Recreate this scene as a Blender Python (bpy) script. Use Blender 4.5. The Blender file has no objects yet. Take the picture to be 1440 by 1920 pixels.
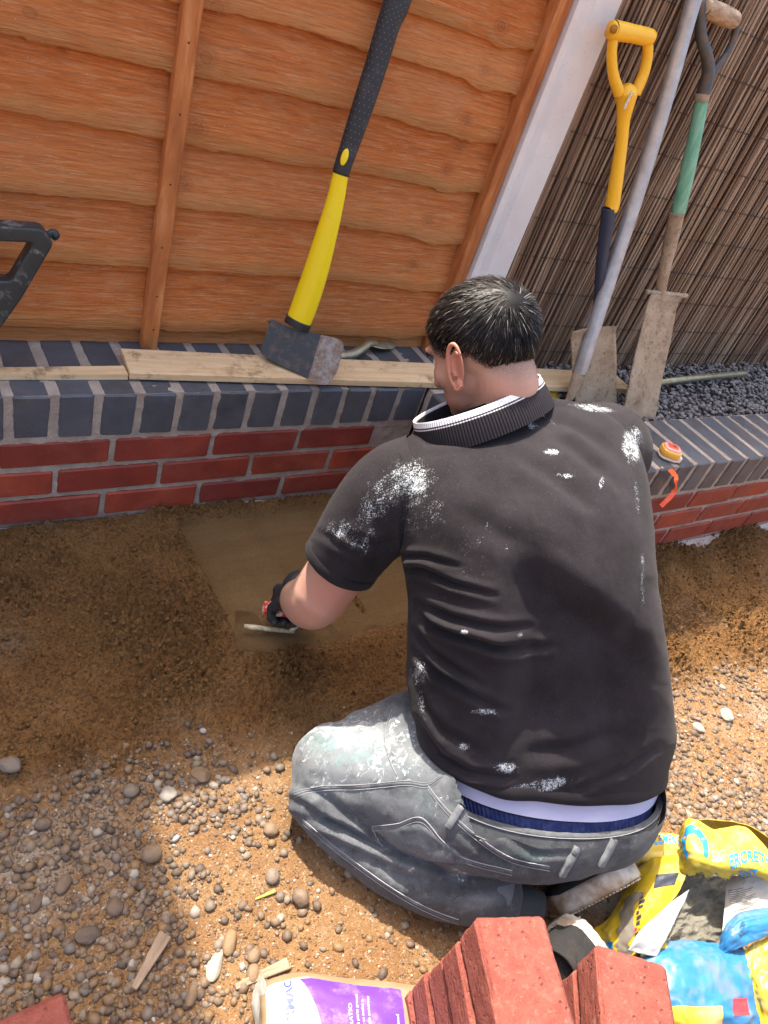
import bpy, bmesh, math, random
import numpy as np
from mathutils import Vector, Matrix, Quaternion, noise as mnoise
random.seed(7); np.random.seed(7)
SC = bpy.context.scene
COL = SC.collection

# ------------------------------------------------------------ camera
CP = np.array([-0.4293, -1.3161, 0.8866]); FPX = 1412.09
YAW, PITCH, ROLL = 0.7563, 0.6311, 0.3775
_f = np.array([math.sin(YAW)*math.cos(PITCH), math.cos(YAW)*math.cos(PITCH), -math.sin(PITCH)])
_r0 = np.array([math.cos(YAW), -math.sin(YAW), 0.0]); _u0 = np.cross(_r0, _f)
CR = math.cos(ROLL)*_r0+math.sin(ROLL)*_u0; CU = -math.sin(ROLL)*_r0+math.cos(ROLL)*_u0; CF = _f
cam_d = bpy.data.cameras.new('camera'); cam = bpy.data.objects.new('camera', cam_d); COL.objects.link(cam)
cam_d.sensor_fit = 'VERTICAL'; cam_d.sensor_height = 36.0; cam_d.sensor_width = 27.0
cam_d.lens = FPX/1920*36.0; cam_d.clip_start = 0.02; cam_d.clip_end = 500
M = Matrix([[CR[i], CU[i], -CF[i], CP[i]] for i in range(3)]+[[0, 0, 0, 1]])
cam.matrix_world = M; SC.camera = cam
# ------------------------------------------------------------ sky, sun, exposure
SUN_DIR = Vector((-0.10, 0.99, 0)).normalized()
ELEV = math.radians(61.5)
sd = (SUN_DIR*math.cos(ELEV)+Vector((0, 0, math.sin(ELEV)))).normalized()
W = bpy.data.worlds.new('World'); SC.world = W; W.use_nodes = True
wn = W.node_tree; wn.nodes.clear()
sky = wn.nodes.new('ShaderNodeTexSky'); sky.sky_type = 'NISHITA'; sky.sun_disc = False
sky.sun_elevation = ELEV; sky.sun_rotation = math.atan2(SUN_DIR.x, SUN_DIR.y)
sky.dust_density = 7.0; sky.air_density = 1.0; sky.ozone_density = 0.0
bg = wn.nodes.new('ShaderNodeBackground'); bg.inputs[1].default_value = 0.128
wo = wn.nodes.new('ShaderNodeOutputWorld')
wn.links.new(sky.outputs[0], bg.inputs[0]); wn.links.new(bg.outputs[0], wo.inputs[0])
sl = bpy.data.lights.new('sun', 'SUN'); sl.energy = 2.9; sl.angle = math.radians(0.6); sl.color = (1.0, 0.93, 0.82)
so = bpy.data.objects.new('sun', sl); COL.objects.link(so); so.rotation_euler = sd.to_track_quat('Z', 'Y').to_euler()
SC.view_settings.view_transform = 'Standard'; SC.view_settings.look = 'None'
SC.view_settings.exposure = 2.1; SC.view_settings.gamma = 1.0; SC.view_settings.use_curve_mapping = False
SC.render.engine = 'CYCLES'

# ------------------------------------------------------------ helpers
def at(x, y, z):                      # pixel of the 1440x1920 picture at depth z -> world
    d = CF+CR*(x-720)/FPX-CU*(y-960)/FPX
    return CP+d*z
def ray(x, y): return CF+CR*(x-720)/FPX-CU*(y-960)/FPX
def atZ(x, y, Z): d = ray(x, y); return CP+d*(Z-CP[2])/d[2]
def atY(x, y, Y): d = ray(x, y); return CP+d*(Y-CP[1])/d[1]

def _hash(ix, iy, s):
    h = (ix.astype(np.int64)*374761393+iy.astype(np.int64)*668265263+s*974634777) & 0x7fffffff
    h = ((h ^ (h >> 13))*1274126177) & 0x7fffffff
    return ((h ^ (h >> 16)) & 0xffff)/65535.0
def vnoise(x, y, s=0):
    x = np.asarray(x, float); y = np.asarray(y, float)
    ix = np.floor(x); iy = np.floor(y); fx = x-ix; fy = y-iy
    fx = fx*fx*(3-2*fx); fy = fy*fy*(3-2*fy)
    a = _hash(ix, iy, s); b = _hash(ix+1, iy, s); c = _hash(ix, iy+1, s); d = _hash(ix+1, iy+1, s)
    return (a*(1-fx)+b*fx)*(1-fy)+(c*(1-fx)+d*fx)*fy
def fbm(x, y, o=4, s=0, g=.5):
    t = 0; a = 1; n = 0
    for k in range(o):
        t = t+a*vnoise(np.asarray(x)*2**k+13.7*k, np.asarray(y)*2**k-7.3*k, s+k); n += a; a *= g
    return t/n
def sstep(a, b, x): t = np.clip((x-a)/(b-a), 0, 1); return t*t*(3-2*t)

def mesh_np(name, V, F, mat=None, smooth=False, attrs=None):
    me = bpy.data.meshes.new(name); V = np.asarray(V, np.float32); F = np.asarray(F, np.int32)
    n = F.shape[1]
    me.vertices.add(len(V)); me.vertices.foreach_set('co', V.ravel())
    me.loops.add(F.size); me.loops.foreach_set('vertex_index', F.ravel())
    me.polygons.add(len(F)); me.polygons.foreach_set('loop_start', np.arange(0, F.size, n, dtype=np.int32))
    me.polygons.foreach_set('loop_total', np.full(len(F), n, np.int32))
    if smooth: me.polygons.foreach_set('use_smooth', np.ones(len(F), bool))
    me.update(calc_edges=True)
    for k, a in (attrs or {}).items():
        at_ = me.attributes.new(k, 'FLOAT', 'POINT'); at_.data.foreach_set('value', np.asarray(a, np.float32))
    if mat: me.materials.append(mat)
    return me
def link(name, me, parent=None, loc=(0, 0, 0)):
    o = bpy.data.objects.new(name, me); COL.objects.link(o); o.location = loc
    if parent: o.parent = parent; 
    return o
def tag(o, label=None, cat=None, group=None, kind=None):
    if label: o['label'] = label
    if cat: o['category'] = cat
    if group: o['group'] = group
    if kind: o['kind'] = kind
    return o
def thing(name, label, cat, loc=(0, 0, 0), group=None):
    o = bpy.data.objects.new(name, None); o.empty_display_size = .05; COL.objects.link(o); o.location = loc
    return tag(o, label, cat, group)
def part(name, me, parent):           # a mesh given in world coordinates under a thing at any location
    o = bpy.data.objects.new(name, me); COL.objects.link(o); o.parent = parent
    w = Vector((0, 0, 0)); p = parent
    while p is not None: w += p.location; p = p.parent
    o.location = -w; return o
def bm_mesh(name, bm, mat=None, smooth=False):
    me = bpy.data.meshes.new(name); bm.normal_update(); bm.to_mesh(me); bm.free()
    if smooth: me.polygons.foreach_set('use_smooth', np.ones(len(me.polygons), bool))
    if mat: me.materials.append(mat)
    return me
def grid_faces(nu, nv, wrap=False):
    i = np.arange(nu-1)[:, None]; j = np.arange(nv if wrap else nv-1)[None, :]
    a = i*nv+j; b = i*nv+(j+1) % nv; c = (i+1)*nv+(j+1) % nv; d = (i+1)*nv+j
    return np.stack([a, b, c, d], -1).reshape(-1, 4)
def ico(sub):
    bm = bmesh.new(); bmesh.ops.create_icosphere(bm, subdivisions=sub, radius=1)
    V = np.array([v.co[:] for v in bm.verts]); F = np.array([[v.index for v in f.verts] for f in bm.faces]); bm.free(); return V, F
def tube(pts, rad, n=10, cap=True):   # V, F(quads) for a tube along points, radius per point (or (a,b,up) ignored)
    P = np.array(pts, float); R_ = np.broadcast_to(np.asarray(rad, float), (len(P),)) if np.ndim(rad) < 2 else None
    T = np.gradient(P, axis=0); T /= np.linalg.norm(T, axis=1)[:, None]
    up = np.array([0, 0, 1.0]) if abs(T[0][2]) < .9 else np.array([1.0, 0, 0])
    V = []
    N = np.cross(T[0], up); N /= np.linalg.norm(N)
    for i in range(len(P)):
        N = N-T[i]*(N@T[i]); N /= np.linalg.norm(N); B = np.cross(T[i], N)
        a = np.linspace(0, 2*np.pi, n, endpoint=False)
        V.append(P[i]+R_[i]*(np.cos(a)[:, None]*N+np.sin(a)[:, None]*B))
    V = np.concatenate(V); F = [list(q) for q in grid_faces(len(P), n, True)]
    if cap: F.append(list(range(n))[::-1]); F.append([(len(P)-1)*n+k for k in range(n)])
    return V, F
def pym(name, V, F, mat=None, smooth=True):
    me = bpy.data.meshes.new(name); me.from_pydata([tuple(v) for v in V], [], [list(map(int, f)) for f in F]); me.update()
    if smooth: me.polygons.foreach_set('use_smooth', np.ones(len(me.polygons), bool))
    if mat: me.materials.append(mat)
    return me
def join_vf(lst):
    V = []; F = []; o = 0
    for v, f in lst:
        V += [tuple(x) for x in v]; F += [[int(i)+o for i in q] for q in f]; o += len(v)
    return V, F
def box_vf(x0, x1, y0, y1, z0, z1):
    V = [(x, y, z) for z in (z0, z1) for y in (y0, y1) for x in (x0, x1)]
    F = [(0, 2, 3, 1), (4, 5, 7, 6), (0, 1, 5, 4), (2, 6, 7, 3), (0, 4, 6, 2), (1, 3, 7, 5)]
    return V, F
def bev_box(sx, sy, sz, bev=.004, jit=.0, seg=1, seed=0, cuts=0):
    rnd = random.Random(seed); bm = bmesh.new(); bmesh.ops.create_cube(bm, size=1)
    for v in bm.verts: v.co = Vector((v.co.x*sx, v.co.y*sy, v.co.z*sz))+Vector((rnd.uniform(-jit, jit), rnd.uniform(-jit, jit), rnd.uniform(-jit, jit)))
    bmesh.ops.bevel(bm, geom=list(bm.edges), offset=bev, segments=seg, affect='EDGES', profile=.6)
    return bm
def from_box(name, x0, x1, y0, y1, z0, z1, mat, bev=.002, jit=0, seed=0, seg=1):
    bm = bev_box(x1-x0, y1-y0, z1-z0, bev, jit, seg, seed)
    bmesh.ops.translate(bm, verts=bm.verts, vec=((x0+x1)/2, (y0+y1)/2, (z0+z1)/2)); return bm_mesh(name, bm, mat)

# ------------------------------------------------------------ materials
ALB = {'ground_soil': .62, 'pebble': .50, 'soil_crumb': .58, 'sand_clod': .58, 'red_concrete_paver': .56, 'red_brick': .80, 'new_pine': .95, 'black_pique_cotton': .85, 'footing': .8, 'mortar': .85, 'yellow_plastic_sack': .66, 'blue_plastic_sack': .66, 'white_sack_lining': .56, 'dusty_grey_sack': .62, 'pale_sack_label': .55, 'cement_powder': .66, 'timber': 1,
       'worn_grey_denim': .66, 'skin': .70, 'blue_engineering_brick': .75, 'white_label': .66, 'purple_label': .7, 'brown_kraft_edge': .62, 'slate_chip': .85, 'shoe_rubber': .66, 'white_undershirt': .8, 'blue_shorts': .8, 'reed': .8, 'galvanised_steel': .85}   # colour factors, mostly darkening sunlit surfaces so higher exposure lifts shaded ones
class NT:
    def __init__(s, name):
        s.m = bpy.data.materials.new(name); s.m.use_nodes = True; s.t = s.m.node_tree; s.t.nodes.clear()
        s.o = s.n('ShaderNodeOutputMaterial'); s.b = s.n('ShaderNodeBsdfPrincipled'); s.l(s.b.outputs[0], s.o.inputs[0])
        s.tc = s.n('ShaderNodeTexCoord')
    def n(s, t, **k):
        x = s.t.nodes.new(t)
        for a, v in k.items(): setattr(x, a, v)
        return x
    def l(s, a, b): s.t.links.new(a, b)
    def val(s, sock, v):
        if hasattr(v, 'is_linked') or hasattr(v, 'links'): s.l(v, sock)
        else: sock.default_value = v
    def co(s, scale=(1, 1, 1), rot=(0, 0, 0), src='Object', loc=(0, 0, 0), rnd=False):
        m = s.n('ShaderNodeMapping'); s.l(s.tc.outputs[src], m.inputs[0]); m.inputs['Scale'].default_value = scale
        m.inputs['Rotation'].default_value = rot; m.inputs['Location'].default_value = loc
        if rnd:
            oi = s.n('ShaderNodeObjectInfo'); mm = s.n('ShaderNodeMath', operation='MULTIPLY'); s.l(oi.outputs['Random'], mm.inputs[0]); mm.inputs[1].default_value = 37
            s.l(mm.outputs[0], m.inputs['Location'])
        return m.outputs[0]
    def noise(s, co, scale, detail=4, rough=.55, dist=0):
        x = s.n('ShaderNodeTexNoise'); s.l(co, x.inputs['Vector']); x.inputs['Scale'].default_value = scale
        x.inputs['Detail'].default_value = detail; x.inputs['Roughness'].default_value = rough; x.inputs['Distortion'].default_value = dist; return x.outputs['Fac']
    def voro(s, co, scale, feat='F1', out='Distance'):
        x = s.n('ShaderNodeTexVoronoi', feature=feat); s.l(co, x.inputs['Vector']); x.inputs['Scale'].default_value = scale; return x.outputs[out]
    def ramp(s, f, stops, interp='LINEAR'):
        x = s.n('ShaderNodeValToRGB'); s.l(f, x.inputs[0]); cr = x.color_ramp; cr.interpolation = interp
        while len(cr.elements) < len(stops): cr.elements.new(.5)
        for e, (p, c) in zip(cr.elements, stops):
            e.position = p; e.color = (c, c, c, 1) if not hasattr(c, '__len__') else (*c, 1)
        return x.outputs[0]
    def mix(s, f, a, b, mode='MIX'):
        x = s.n('ShaderNodeMix', data_type='RGBA', blend_type=mode)
        for i, v in ((0, f), (6, a), (7, b)):
            if isinstance(v, (tuple, list)): x.inputs[i].default_value = (*v, 1)
            elif isinstance(v, (int, float)): x.inputs[i].default_value = v
            else: s.l(v, x.inputs[i])
        return x.outputs[2]
    def math(s, op, a, b=0, clamp=False):
        x = s.n('ShaderNodeMath', operation=op, use_clamp=clamp)
        for i, v in enumerate((a, b)):
            if isinstance(v, (int, float)): x.inputs[i].default_value = v
            else: s.l(v, x.inputs[i])
        return x.outputs[0]
    def attr(s, name): x = s.n('ShaderNodeAttribute', attribute_name=name); return x.outputs['Fac']
    def rnd(s): return s.n('ShaderNodeObjectInfo').outputs['Random']
    def bump(s, h, dist=.002, strength=1.0, prev=None):
        x = s.n('ShaderNodeBump'); s.l(h, x.inputs['Height']); x.inputs['Distance'].default_value = dist; x.inputs['Strength'].default_value = strength
        if prev is not None: s.l(prev, x.inputs['Normal'])
        return x.outputs[0]
    def fin(s, col=None, rough=.8, bump=None, spec=None, metal=None, sheen=None, sss=None):
        if s.m.name in ALB and col is not None:
            q = ALB[s.m.name]; col = tuple(v*q for v in col) if isinstance(col, (tuple, list)) else s.mix(1.0, col, (q, q, q), 'MULTIPLY')
        if col is not None:
            if isinstance(col, (tuple, list)): s.b.inputs['Base Color'].default_value = (*col, 1)
            else: s.l(col, s.b.inputs['Base Color'])
        if isinstance(rough, (int, float)): s.b.inputs['Roughness'].default_value = rough
        else: s.l(rough, s.b.inputs['Roughness'])
        if bump is not None: s.l(bump, s.b.inputs['Normal'])
        if spec is not None: s.b.inputs['Specular IOR Level'].default_value = spec
        if metal is not None:
            if isinstance(metal, (int, float)): s.b.inputs['Metallic'].default_value = metal
            else: s.l(metal, s.b.inputs['Metallic'])
        if sheen is not None: s.b.inputs['Sheen Weight'].default_value = sheen; s.b.inputs['Sheen Roughness'].default_value = .5
        if sss is not None:
            s.b.inputs['Subsurface Weight'].default_value = sss[0]; s.b.inputs['Subsurface Radius'].default_value = sss[1]; s.b.inputs['Subsurface Scale'].default_value = sss[2]
        return s.m

def m_wood_fence():
    k = NT('stained_fence_timber'); c = k.co((1.2, 1, 26), rnd=True); c2 = k.co(rnd=True); cw = k.co()
    g = k.noise(c, 5, 6, .65, .7); g2 = k.noise(k.co((2.5, 1, 60), rnd=True), 7, 6, .75, .3); blot = k.noise(c2, 5, 4, .6)
    col = k.ramp(g, [(.25, (.30, .075, .018)), (.42, (.50, .125, .024)), (.62, (.64, .19, .042)), (.8, (.70, .28, .09))])
    col = k.mix(k.ramp(blot, [(.45, 0), (.75, .35)]), col, (.42, .15, .04))
    w = k.noise(k.co((2.2, 1, 30), rnd=True), 6, 7, .8, .5)                     # weathered pale fibres
    col = k.mix(k.ramp(w, [(.50, 0), (.66, .65)]), col, (.68, .42, .22)); w2 = k.noise(k.co((1.2, 1, 3.5), rnd=True, loc=(2, 0, 4)), 4, 5, .7, .4); col = k.mix(k.ramp(w2, [(.52, 0), (.68, .45)]), col, (.62, .30, .13)); ck = k.noise(k.co((1.5, 1, 110), rnd=True), 5, 5, .7); col = k.mix(k.ramp(ck, [(.30, .8), (.36, 0)]), col, (.12, .03, .012))
    ed = k.attr('edge')                                              # greyed lower lip of each board
    col = k.mix(k.math('MULTIPLY', ed, k.ramp(k.noise(c2, 7, 4), [(.3, .15), (.65, .75)])), col, (.40, .22, .075))
    dmin = None
    for (x_, z_, r_) in KNOTS:            # the knots that can be seen one by one
        v = k.n('ShaderNodeVectorMath', operation='DISTANCE'); k.l(k.co((1, 0, 1.15)), v.inputs[0]); v.inputs[1].default_value = (x_, 0, z_*1.15); dd_ = k.math('DIVIDE', v.outputs['Value'], r_); dmin = dd_ if dmin is None else k.math('MINIMUM', dmin, dd_)
    dn = k.math('ADD', dmin, k.math('MULTIPLY', k.math('SUBTRACT', k.noise(k.co(), 60, 3), .5), .5)); col = k.mix(k.ramp(k.math('MULTIPLY', dn, .25), [(.10, .45), (.20, .35), (.235, .85), (.265, .15), (.40, .25), (.60, 0)]), col, (.20, .055, .015))
    sp = k.voro(k.co((1, 1, 1)), 55); col = k.mix(k.ramp(sp, [(.03, .7), (.06, 0)]), col, (.8, .66, .5))
    kn = k.voro(k.co((1, 1, 1.5), rnd=True), 4.6); knd = k.math('ADD', kn, k.math('MULTIPLY', k.noise(c2, 30, 3), .05)); col = k.mix(k.ramp(knd, [(.05, .35), (.07, .3), (.08, .55), (.095, 0)]), col, (.24, .075, .022))
    col = k.mix(k.ramp(k.rnd(), [(0, 0), (1, .35)]), col, (.70, .33, .13))
    col = k.mix(k.ramp(g2, [(.34, .55), (.5, 0)]), col, (.26, .065, .018)); b = k.bump(k.math('ADD', g, g2), .0035, 1); return k.fin(col, .75, b, .25)
def m_wood(name, a, b_, c_, scale=(1.5, 18, 18), rough=.7, dirt=None, bd=.0008):
    k = NT(name); c = k.co(scale, rnd=True); g = k.noise(c, 6, 6, .6, .6)
    col = k.ramp(g, [(.3, a), (.55, b_), (.75, c_)])
    if dirt:
        d = k.noise(k.co(), 22, 6, .75); d2 = k.noise(k.co(), 5, 2)
        col = k.mix(k.math('MULTIPLY', k.ramp(d, [(.5, 0), (.62, 1)]), k.ramp(d2, [(.45, 0), (.6, .8)])), col, dirt)
    return k.fin(col, rough, k.bump(g, bd, 1), .3)
def m_brick(name, c1, c2, c3, smear, amt=.55, rough=.6, sc=1.0, pits=True):
    k = NT(name); c = k.co(rnd=True)
    base = k.mix(k.rnd(), c1, c2); n1 = k.noise(c, 18*sc, 5, .6); base = k.mix(k.ramp(n1, [(.35, 0), (.7, .6)]), base, c3)
    hs = k.noise(c, 7*sc, 3, .5); base = k.mix(k.ramp(hs, [(.42, 0), (.62, .45)]), base, (c3[0]*.7, c3[1]*.8, c3[2]*.9)); s1 = k.noise(c, 11*sc, 6, .72, .4); s2 = k.noise(k.co((1, 1, 1), rnd=True, loc=(3, 1, 2)), 140*sc, 3, .6)
    base = k.mix(k.math('MULTIPLY', k.ramp(s1, [(.46, 0), (.80, 1)]), k.ramp(s2, [(.3, amt*.5), (.7, amt)])), base, smear)
    sp = k.voro(c, 120*sc); base = k.mix(k.ramp(sp, [(.08, amt), (.16, 0)]), base, smear)
    # mortar film rubbed on near the arrises (x in the brick's own frame)
    h = k.math('ADD', k.noise(c, 60*sc, 5, .65), k.math('MULTIPLY', s2, .4))
    return k.fin(base, rough, k.bump(h, .0016, .8), .4)
def m_mortar():
    k = NT('mortar'); c = k.co(); n = k.noise(c, 14, 5, .6); n2 = k.noise(c, 260, 3, .7)
    col = k.ramp(n, [(.3, (.36, .29, .235)), (.6, (.50, .42, .35)), (.8, (.60, .52, .45))])
    col = k.mix(k.ramp(n2, [(.35, .35), (.6, 0)]), col, (.25, .19, .15))
    h = k.math('ADD', k.noise(c, 90, 5, .7), n2); return k.fin(col, .95, k.bump(h, .0025, 1), .1)
MAT = {}
KNOTS = [(atY(x, y, .2)[0], atY(x, y, .2)[2], r) for x, y, r in ((940, 50, .011), (910, 130, .010), (875, 225, .010), (866, 275, .011), (838, 320, .010), (804, 412, .011), (776, 496, .011), (405, 14, .013), (386, 108, .012), (371, 240, .011), (347, 345, .009), (120, 95, .006))]
MAT['fence'] = m_wood_fence()
MAT['batten'] = m_wood('batten_timber', (.30, .09, .03), (.46, .16, .045), (.58, .27, .11), (6, 6, 1.2), bd=.0012)
MAT['plank'] = m_wood('new_pine', (.62, .40, .20), (.72, .52, .30), (.78, .60, .38), (1.2, 14, 20), dirt=(.20, .12, .06))
MAT['red'] = m_brick('red_brick', (.26, .034, .022), (.50, .080, .030), (.20, .030, .024), (.50, .33, .26), .20)
MAT['blue'] = m_brick('blue_engineering_brick', (.052, .055, .064), (.095, .088, .094), (.13, .14, .165), (.30, .27, .25), .30, .45)
MAT['mortar'] = m_mortar()
k = NT('concrete_post'); c = k.co(); n = k.noise(c, 9, 5); sp = k.voro(c, 70)
col = k.ramp(n, [(.3, (.64, .60, .58)), (.7, (.74, .71, .69))]); col = k.mix(k.ramp(sp, [(.05, .5), (.12, 0)]), col, (.25, .2, .2))
MAT['concrete'] = k.fin(col, .9, k.bump(k.noise(c, 120, 4, .7), .0012, 1), .2)
# ============================================================ GROUND (one sheet)
def sand_edge(x): return -.60-.03*np.sin(x*4)-.25*sstep(.75, 1.15, x)+.05*(vnoise(x*9, 0*x, 5)-.5)
def ground_z(x, y):
    x = np.asarray(x, float); y = np.asarray(y, float)
    base = -.345-.055*sstep(-.05, -.62, y)-.022*sstep(-.6, -1.0, y)
    base = base-.012*sstep(.9, 1.2, x)
    e = sand_edge(x); sand = sstep(-.05, .06, y-e)
    # screeded strip drawn smooth with the trowel
    xl = .150+.026*(y+.05)/(-.39); scr = sstep(0, .006, x-xl)*sstep(-.455+.05*(vnoise(x*20, y*3, 8)-.5), -.435, y)*sstep(-.012, -.045, y)
    scr = scr*(1-sstep(.85, .95, x))
    scrz = -.358-.010*sstep(-.05, -.45, y)+.0030*np.sin((x-xl)*75+2.5*fbm(x*7, y*1.2, 2, 3))*fbm(x*12, y*1.5, 2, 14)*sstep(.02, .05, x-xl)+.001*fbm(x*90, y*40, 2, 4)
    ridge = .006*np.exp(-((x-xl+.008)/.009)**2)*sstep(-.46, -.42, y)*sstep(0, -.04, y)
    cl = fbm(x*70, y*82, 4, 11, .6); cl2 = fbm(x*110, y*120, 3, 21, .6); amp = fbm(x*6, y*7, 3, 31)
    rough = (np.abs(cl-.5)*2)**.8*.024+cl2*.012+.006*np.abs(fbm(x*190, y*200, 2, 25)-.5)*2
    flat = sstep(.52, .62, fbm(x*4.5, y*5.5, 2, 44))              # patches pressed flat
    rough = rough*(.65+1.1*sstep(.3, .7, amp))*(1-.5*flat)
    heap = .02*np.exp(-((y+.50)/.06)**2)*sstep(.15, .35, x)*(1-sstep(.62, .75, x))+.018*fbm(x*5, y*6, 2, 51)
    sz = base+rough+heap*sand-.008
    sz = sz*(1-scr)+(scrz)*scr+ridge
    # band of raised sand banked against the right hand wall
    sz = sz+.035*sstep(-.66, -.45, y)*sstep(.82, .9, x)
    gz = base-.01+.018*(fbm(x*4, y*4, 3, 61)-.5)+.006*fbm(x*34, y*34, 3, 71)+.004*cl2
    z = gz*(1-sand)+sz*sand
    return z, sand, scr, flat
def strip(xs, ys):
    X, Y = np.meshgrid(xs, ys, indexing='ij'); return X, Y
xs = np.concatenate([[-60, -20, -8, -3.5, -1.8], np.arange(-1.0, -.45, .02), np.arange(-.45, 1.75, .0032), np.arange(1.75, 2.9, .012), [3.4, 5, 10, 25, 60]])
ys = np.concatenate([[-60, -20, -8, -3.5, -2.2], np.arange(-1.75, -1.42, .012), np.arange(-1.42, .0, .0032), [.02, .3, 1, 4, 15, 60]])
X, Y = np.meshgrid(xs, ys, indexing='ij'); Z, sand, scr, flat = ground_z(X, Y)
Z = np.where(Y > .01, -.40, Z)
k = NT('ground_soil'); c = k.co(); s_ = k.attr('sand'); sc_ = k.attr('screed')
n = k.noise(c, 9, 5, .6); n2 = k.noise(c, 170, 4, .75); n3 = k.noise(c, 28, 4, .7)
soil = k.ramp(n, [(.3, (.32, .165, .07)), (.55, (.40, .225, .10)), (.75, (.44, .28, .155))])
soil = k.mix(k.ramp(n2, [(.56, 0), (.66, .8)]), soil, (.68, .56, .42)); soil = k.mix(k.ramp(n3, [(.35, .5), (.5, 0)]), soil, (.34, .17, .07))
dust = k.noise(k.co(loc=(4, 2, 0)), 4.2, 4, .6); soil = k.mix(k.ramp(dust, [(.58, 0), (.68, .55)]), soil, (.48, .44, .37))
sandc = k.ramp(n, [(.3, (.24, .112, .038)), (.6, (.33, .17, .062)), (.8, (.40, .22, .088))])
sandc = k.mix(k.ramp(n2, [(.38, .85), (.52, 0)]), sandc, (.10, .048, .017)); sandc = k.mix(k.ramp(k.noise(c, 3.1, 3), [(.58, 0), (.72, .45)]), sandc, (.27, .22, .17))  # dark pits put into the sand colour, like shade in small holes
scc = k.mix(k.ramp(n2, [(.35, .3), (.6, 0)]), (.27, .158, .066), (.17, .095, .038))
scc = k.mix(k.ramp(k.noise(k.co((1, 6, 1)), 7, 3), [(.4, 0), (.7, .4)]), scc, (.36, .24, .115))
col = k.mix(s_, soil, sandc); col = k.mix(k.math('MULTIPLY', sc_, .85), col, scc)
h = k.math('ADD', k.noise(c, 130, 5, .75), k.math('MULTIPLY', k.noise(c, 420, 2, .7), .6))
MAT['ground'] = k.fin(col, .95, k.bump(h, .006, 1), .15)
me = mesh_np('ground', np.stack([X, Y, Z], -1).reshape(-1, 3), grid_faces(*X.shape)[:, ::-1], MAT['ground'], True,
             {'sand': sand.ravel(), 'screed': scr.ravel()})
go = tag(link('ground', me), kind='structure')
def gz(x, y): return float(ground_z(np.array([x]), np.array([y]))[0][0])

# ============================================================ BRICK PLANTER WALL
wall = thing('brick_wall', 'low red brick planter wall with blue brick coping and a stepped corner', 'wall', (.79, 0, -.35))
def brick_meshes(nm, sx, sy, sz, mat, n=5, bev=.004, jit=.0016):
    return [bm_mesh(nm, bev_box(sx, sy, sz, bev, jit, 1, 100+i), mat) for i in range(n)]
redm = brick_meshes('brick', .213, .1025, .063, MAT['red']); hredm = brick_meshes('brick', .1025, .213, .063, MAT['red'])
def put(meshes, name, x, y, z, parent, rot=0, wob=.0015, sx=1):
    o = bpy.data.objects.new(name, random.choice(meshes)); COL.objects.link(o); o.parent = parent
    p = parent.location
    o.location = (x-p.x, y-p.y+random.uniform(-wob, wob), z-p.z); o.rotation_euler = (random.uniform(-.006, .006), random.uniform(-.006, .006), rot+random.uniform(-.006, .006))
    o.scale = (sx, 1, 1); return o
D = .4097; CX = .796
# left section courses A..D ; joints of A at X = .225 k
for z, off in ((-.145, 0), (-.22, -.1125), (-.295, -.010), (-.37, -.12)):
    x = off-.1125-.225*4
    while x < CX-.02:
        x0, x1 = x-.1065, min(x+.1065, CX+.09)
        if x1-x0 > .03: put(redm, 'brick', (x0+x1)/2, .05125, z, wall, sx=(x1-x0)/.213)
        x += .225
# return facing left and right section
for z, off in ((-.145, 0), (-.22, .1125), (-.295, 0), (-.37, .1125)):
    y = -.11-off*.6
    while y > -D+.02:
        y0 = max(y-.1065, -D+.11); y1 = min(y+.1065, -.004)
        if y1-y0 > .03: o = put(hredm, 'brick', CX+.05125, (y0+y1)/2, z, wall); o.scale = (1, (y1-y0)/.213, 1)
        y -= .225
for z, off in ((-.145, 1.3576), (-.22, 1.3576+.1125), (-.295, 1.3576), (-.37, 1.3576+.12)):
    x = off+.1125-.225*3
    while x < 3.3:
        x0 = max(x-.1065, CX+.002)
        if x+.1065-x0 > .03: put(redm, 'brick', (x0+x+.1065)/2, -D+.05125, z, wall, sx=(x+.1065-x0)/.213)
        x += .225
cop = brick_meshes('coping_brick', .068, .214, .1025, MAT['blue'], 6, .0045, .0018)
for i in range(-9, 15):
    put(cop, 'coping_brick', -.2038+.0833*(i+.5), .1055, -.05125, wall)
for i in range(5):
    o = put(cop, 'coping_brick', CX+.105, -.035-.082*i-.018, -.05125, wall, rot=math.pi/2)
for i in range(-2, 24):
    o = put(cop, 'coping_brick', 1.3118+.0851*(i+.5), -D+.1055, -.05125, wall)
# mortar core, struck a few mm behind the faces, with ragged lumps
def mortar_sheet(axis, a0, a1, z0, z1, pos, ny, side, amp=.0022, seed=0):
    na = int((a1-a0)/.006)+2; nz = int((z1-z0)/.006)+2
    A, Zz = np.meshgrid(np.linspace(a0, a1, na), np.linspace(z0, z1, nz), indexing='ij')
    d = pos+side*(fbm(A*60, Zz*60, 3, 90+seed)-.5)*2*amp
    P = np.stack([A, d, Zz], -1) if axis == 'x' else np.stack([d, A, Zz], -1)
    return P.reshape(-1, 3), grid_faces(na, nz)
parts = []
parts.append(mortar_sheet('x', -1.0, CX, -.12, 0, .0030, 1, 1, .0026, 1)); parts.append(mortar_sheet('x', -1.0, CX, -.42, -.10, .0055, 1, 1, .003, 2))
parts.append(mortar_sheet('y', -D, 0, -.42, -.0, CX+.004, 1, 1, .003, 3))
parts.append(mortar_sheet('x', CX+.003, 3.3, -.42, -.10, -D+.0045, 1, 1, .002, 4)); parts.append(mortar_sheet('x', CX+.003, 3.3, -.12, -.001, -D+.0030, 1, 1, .0022, 5))
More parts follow.
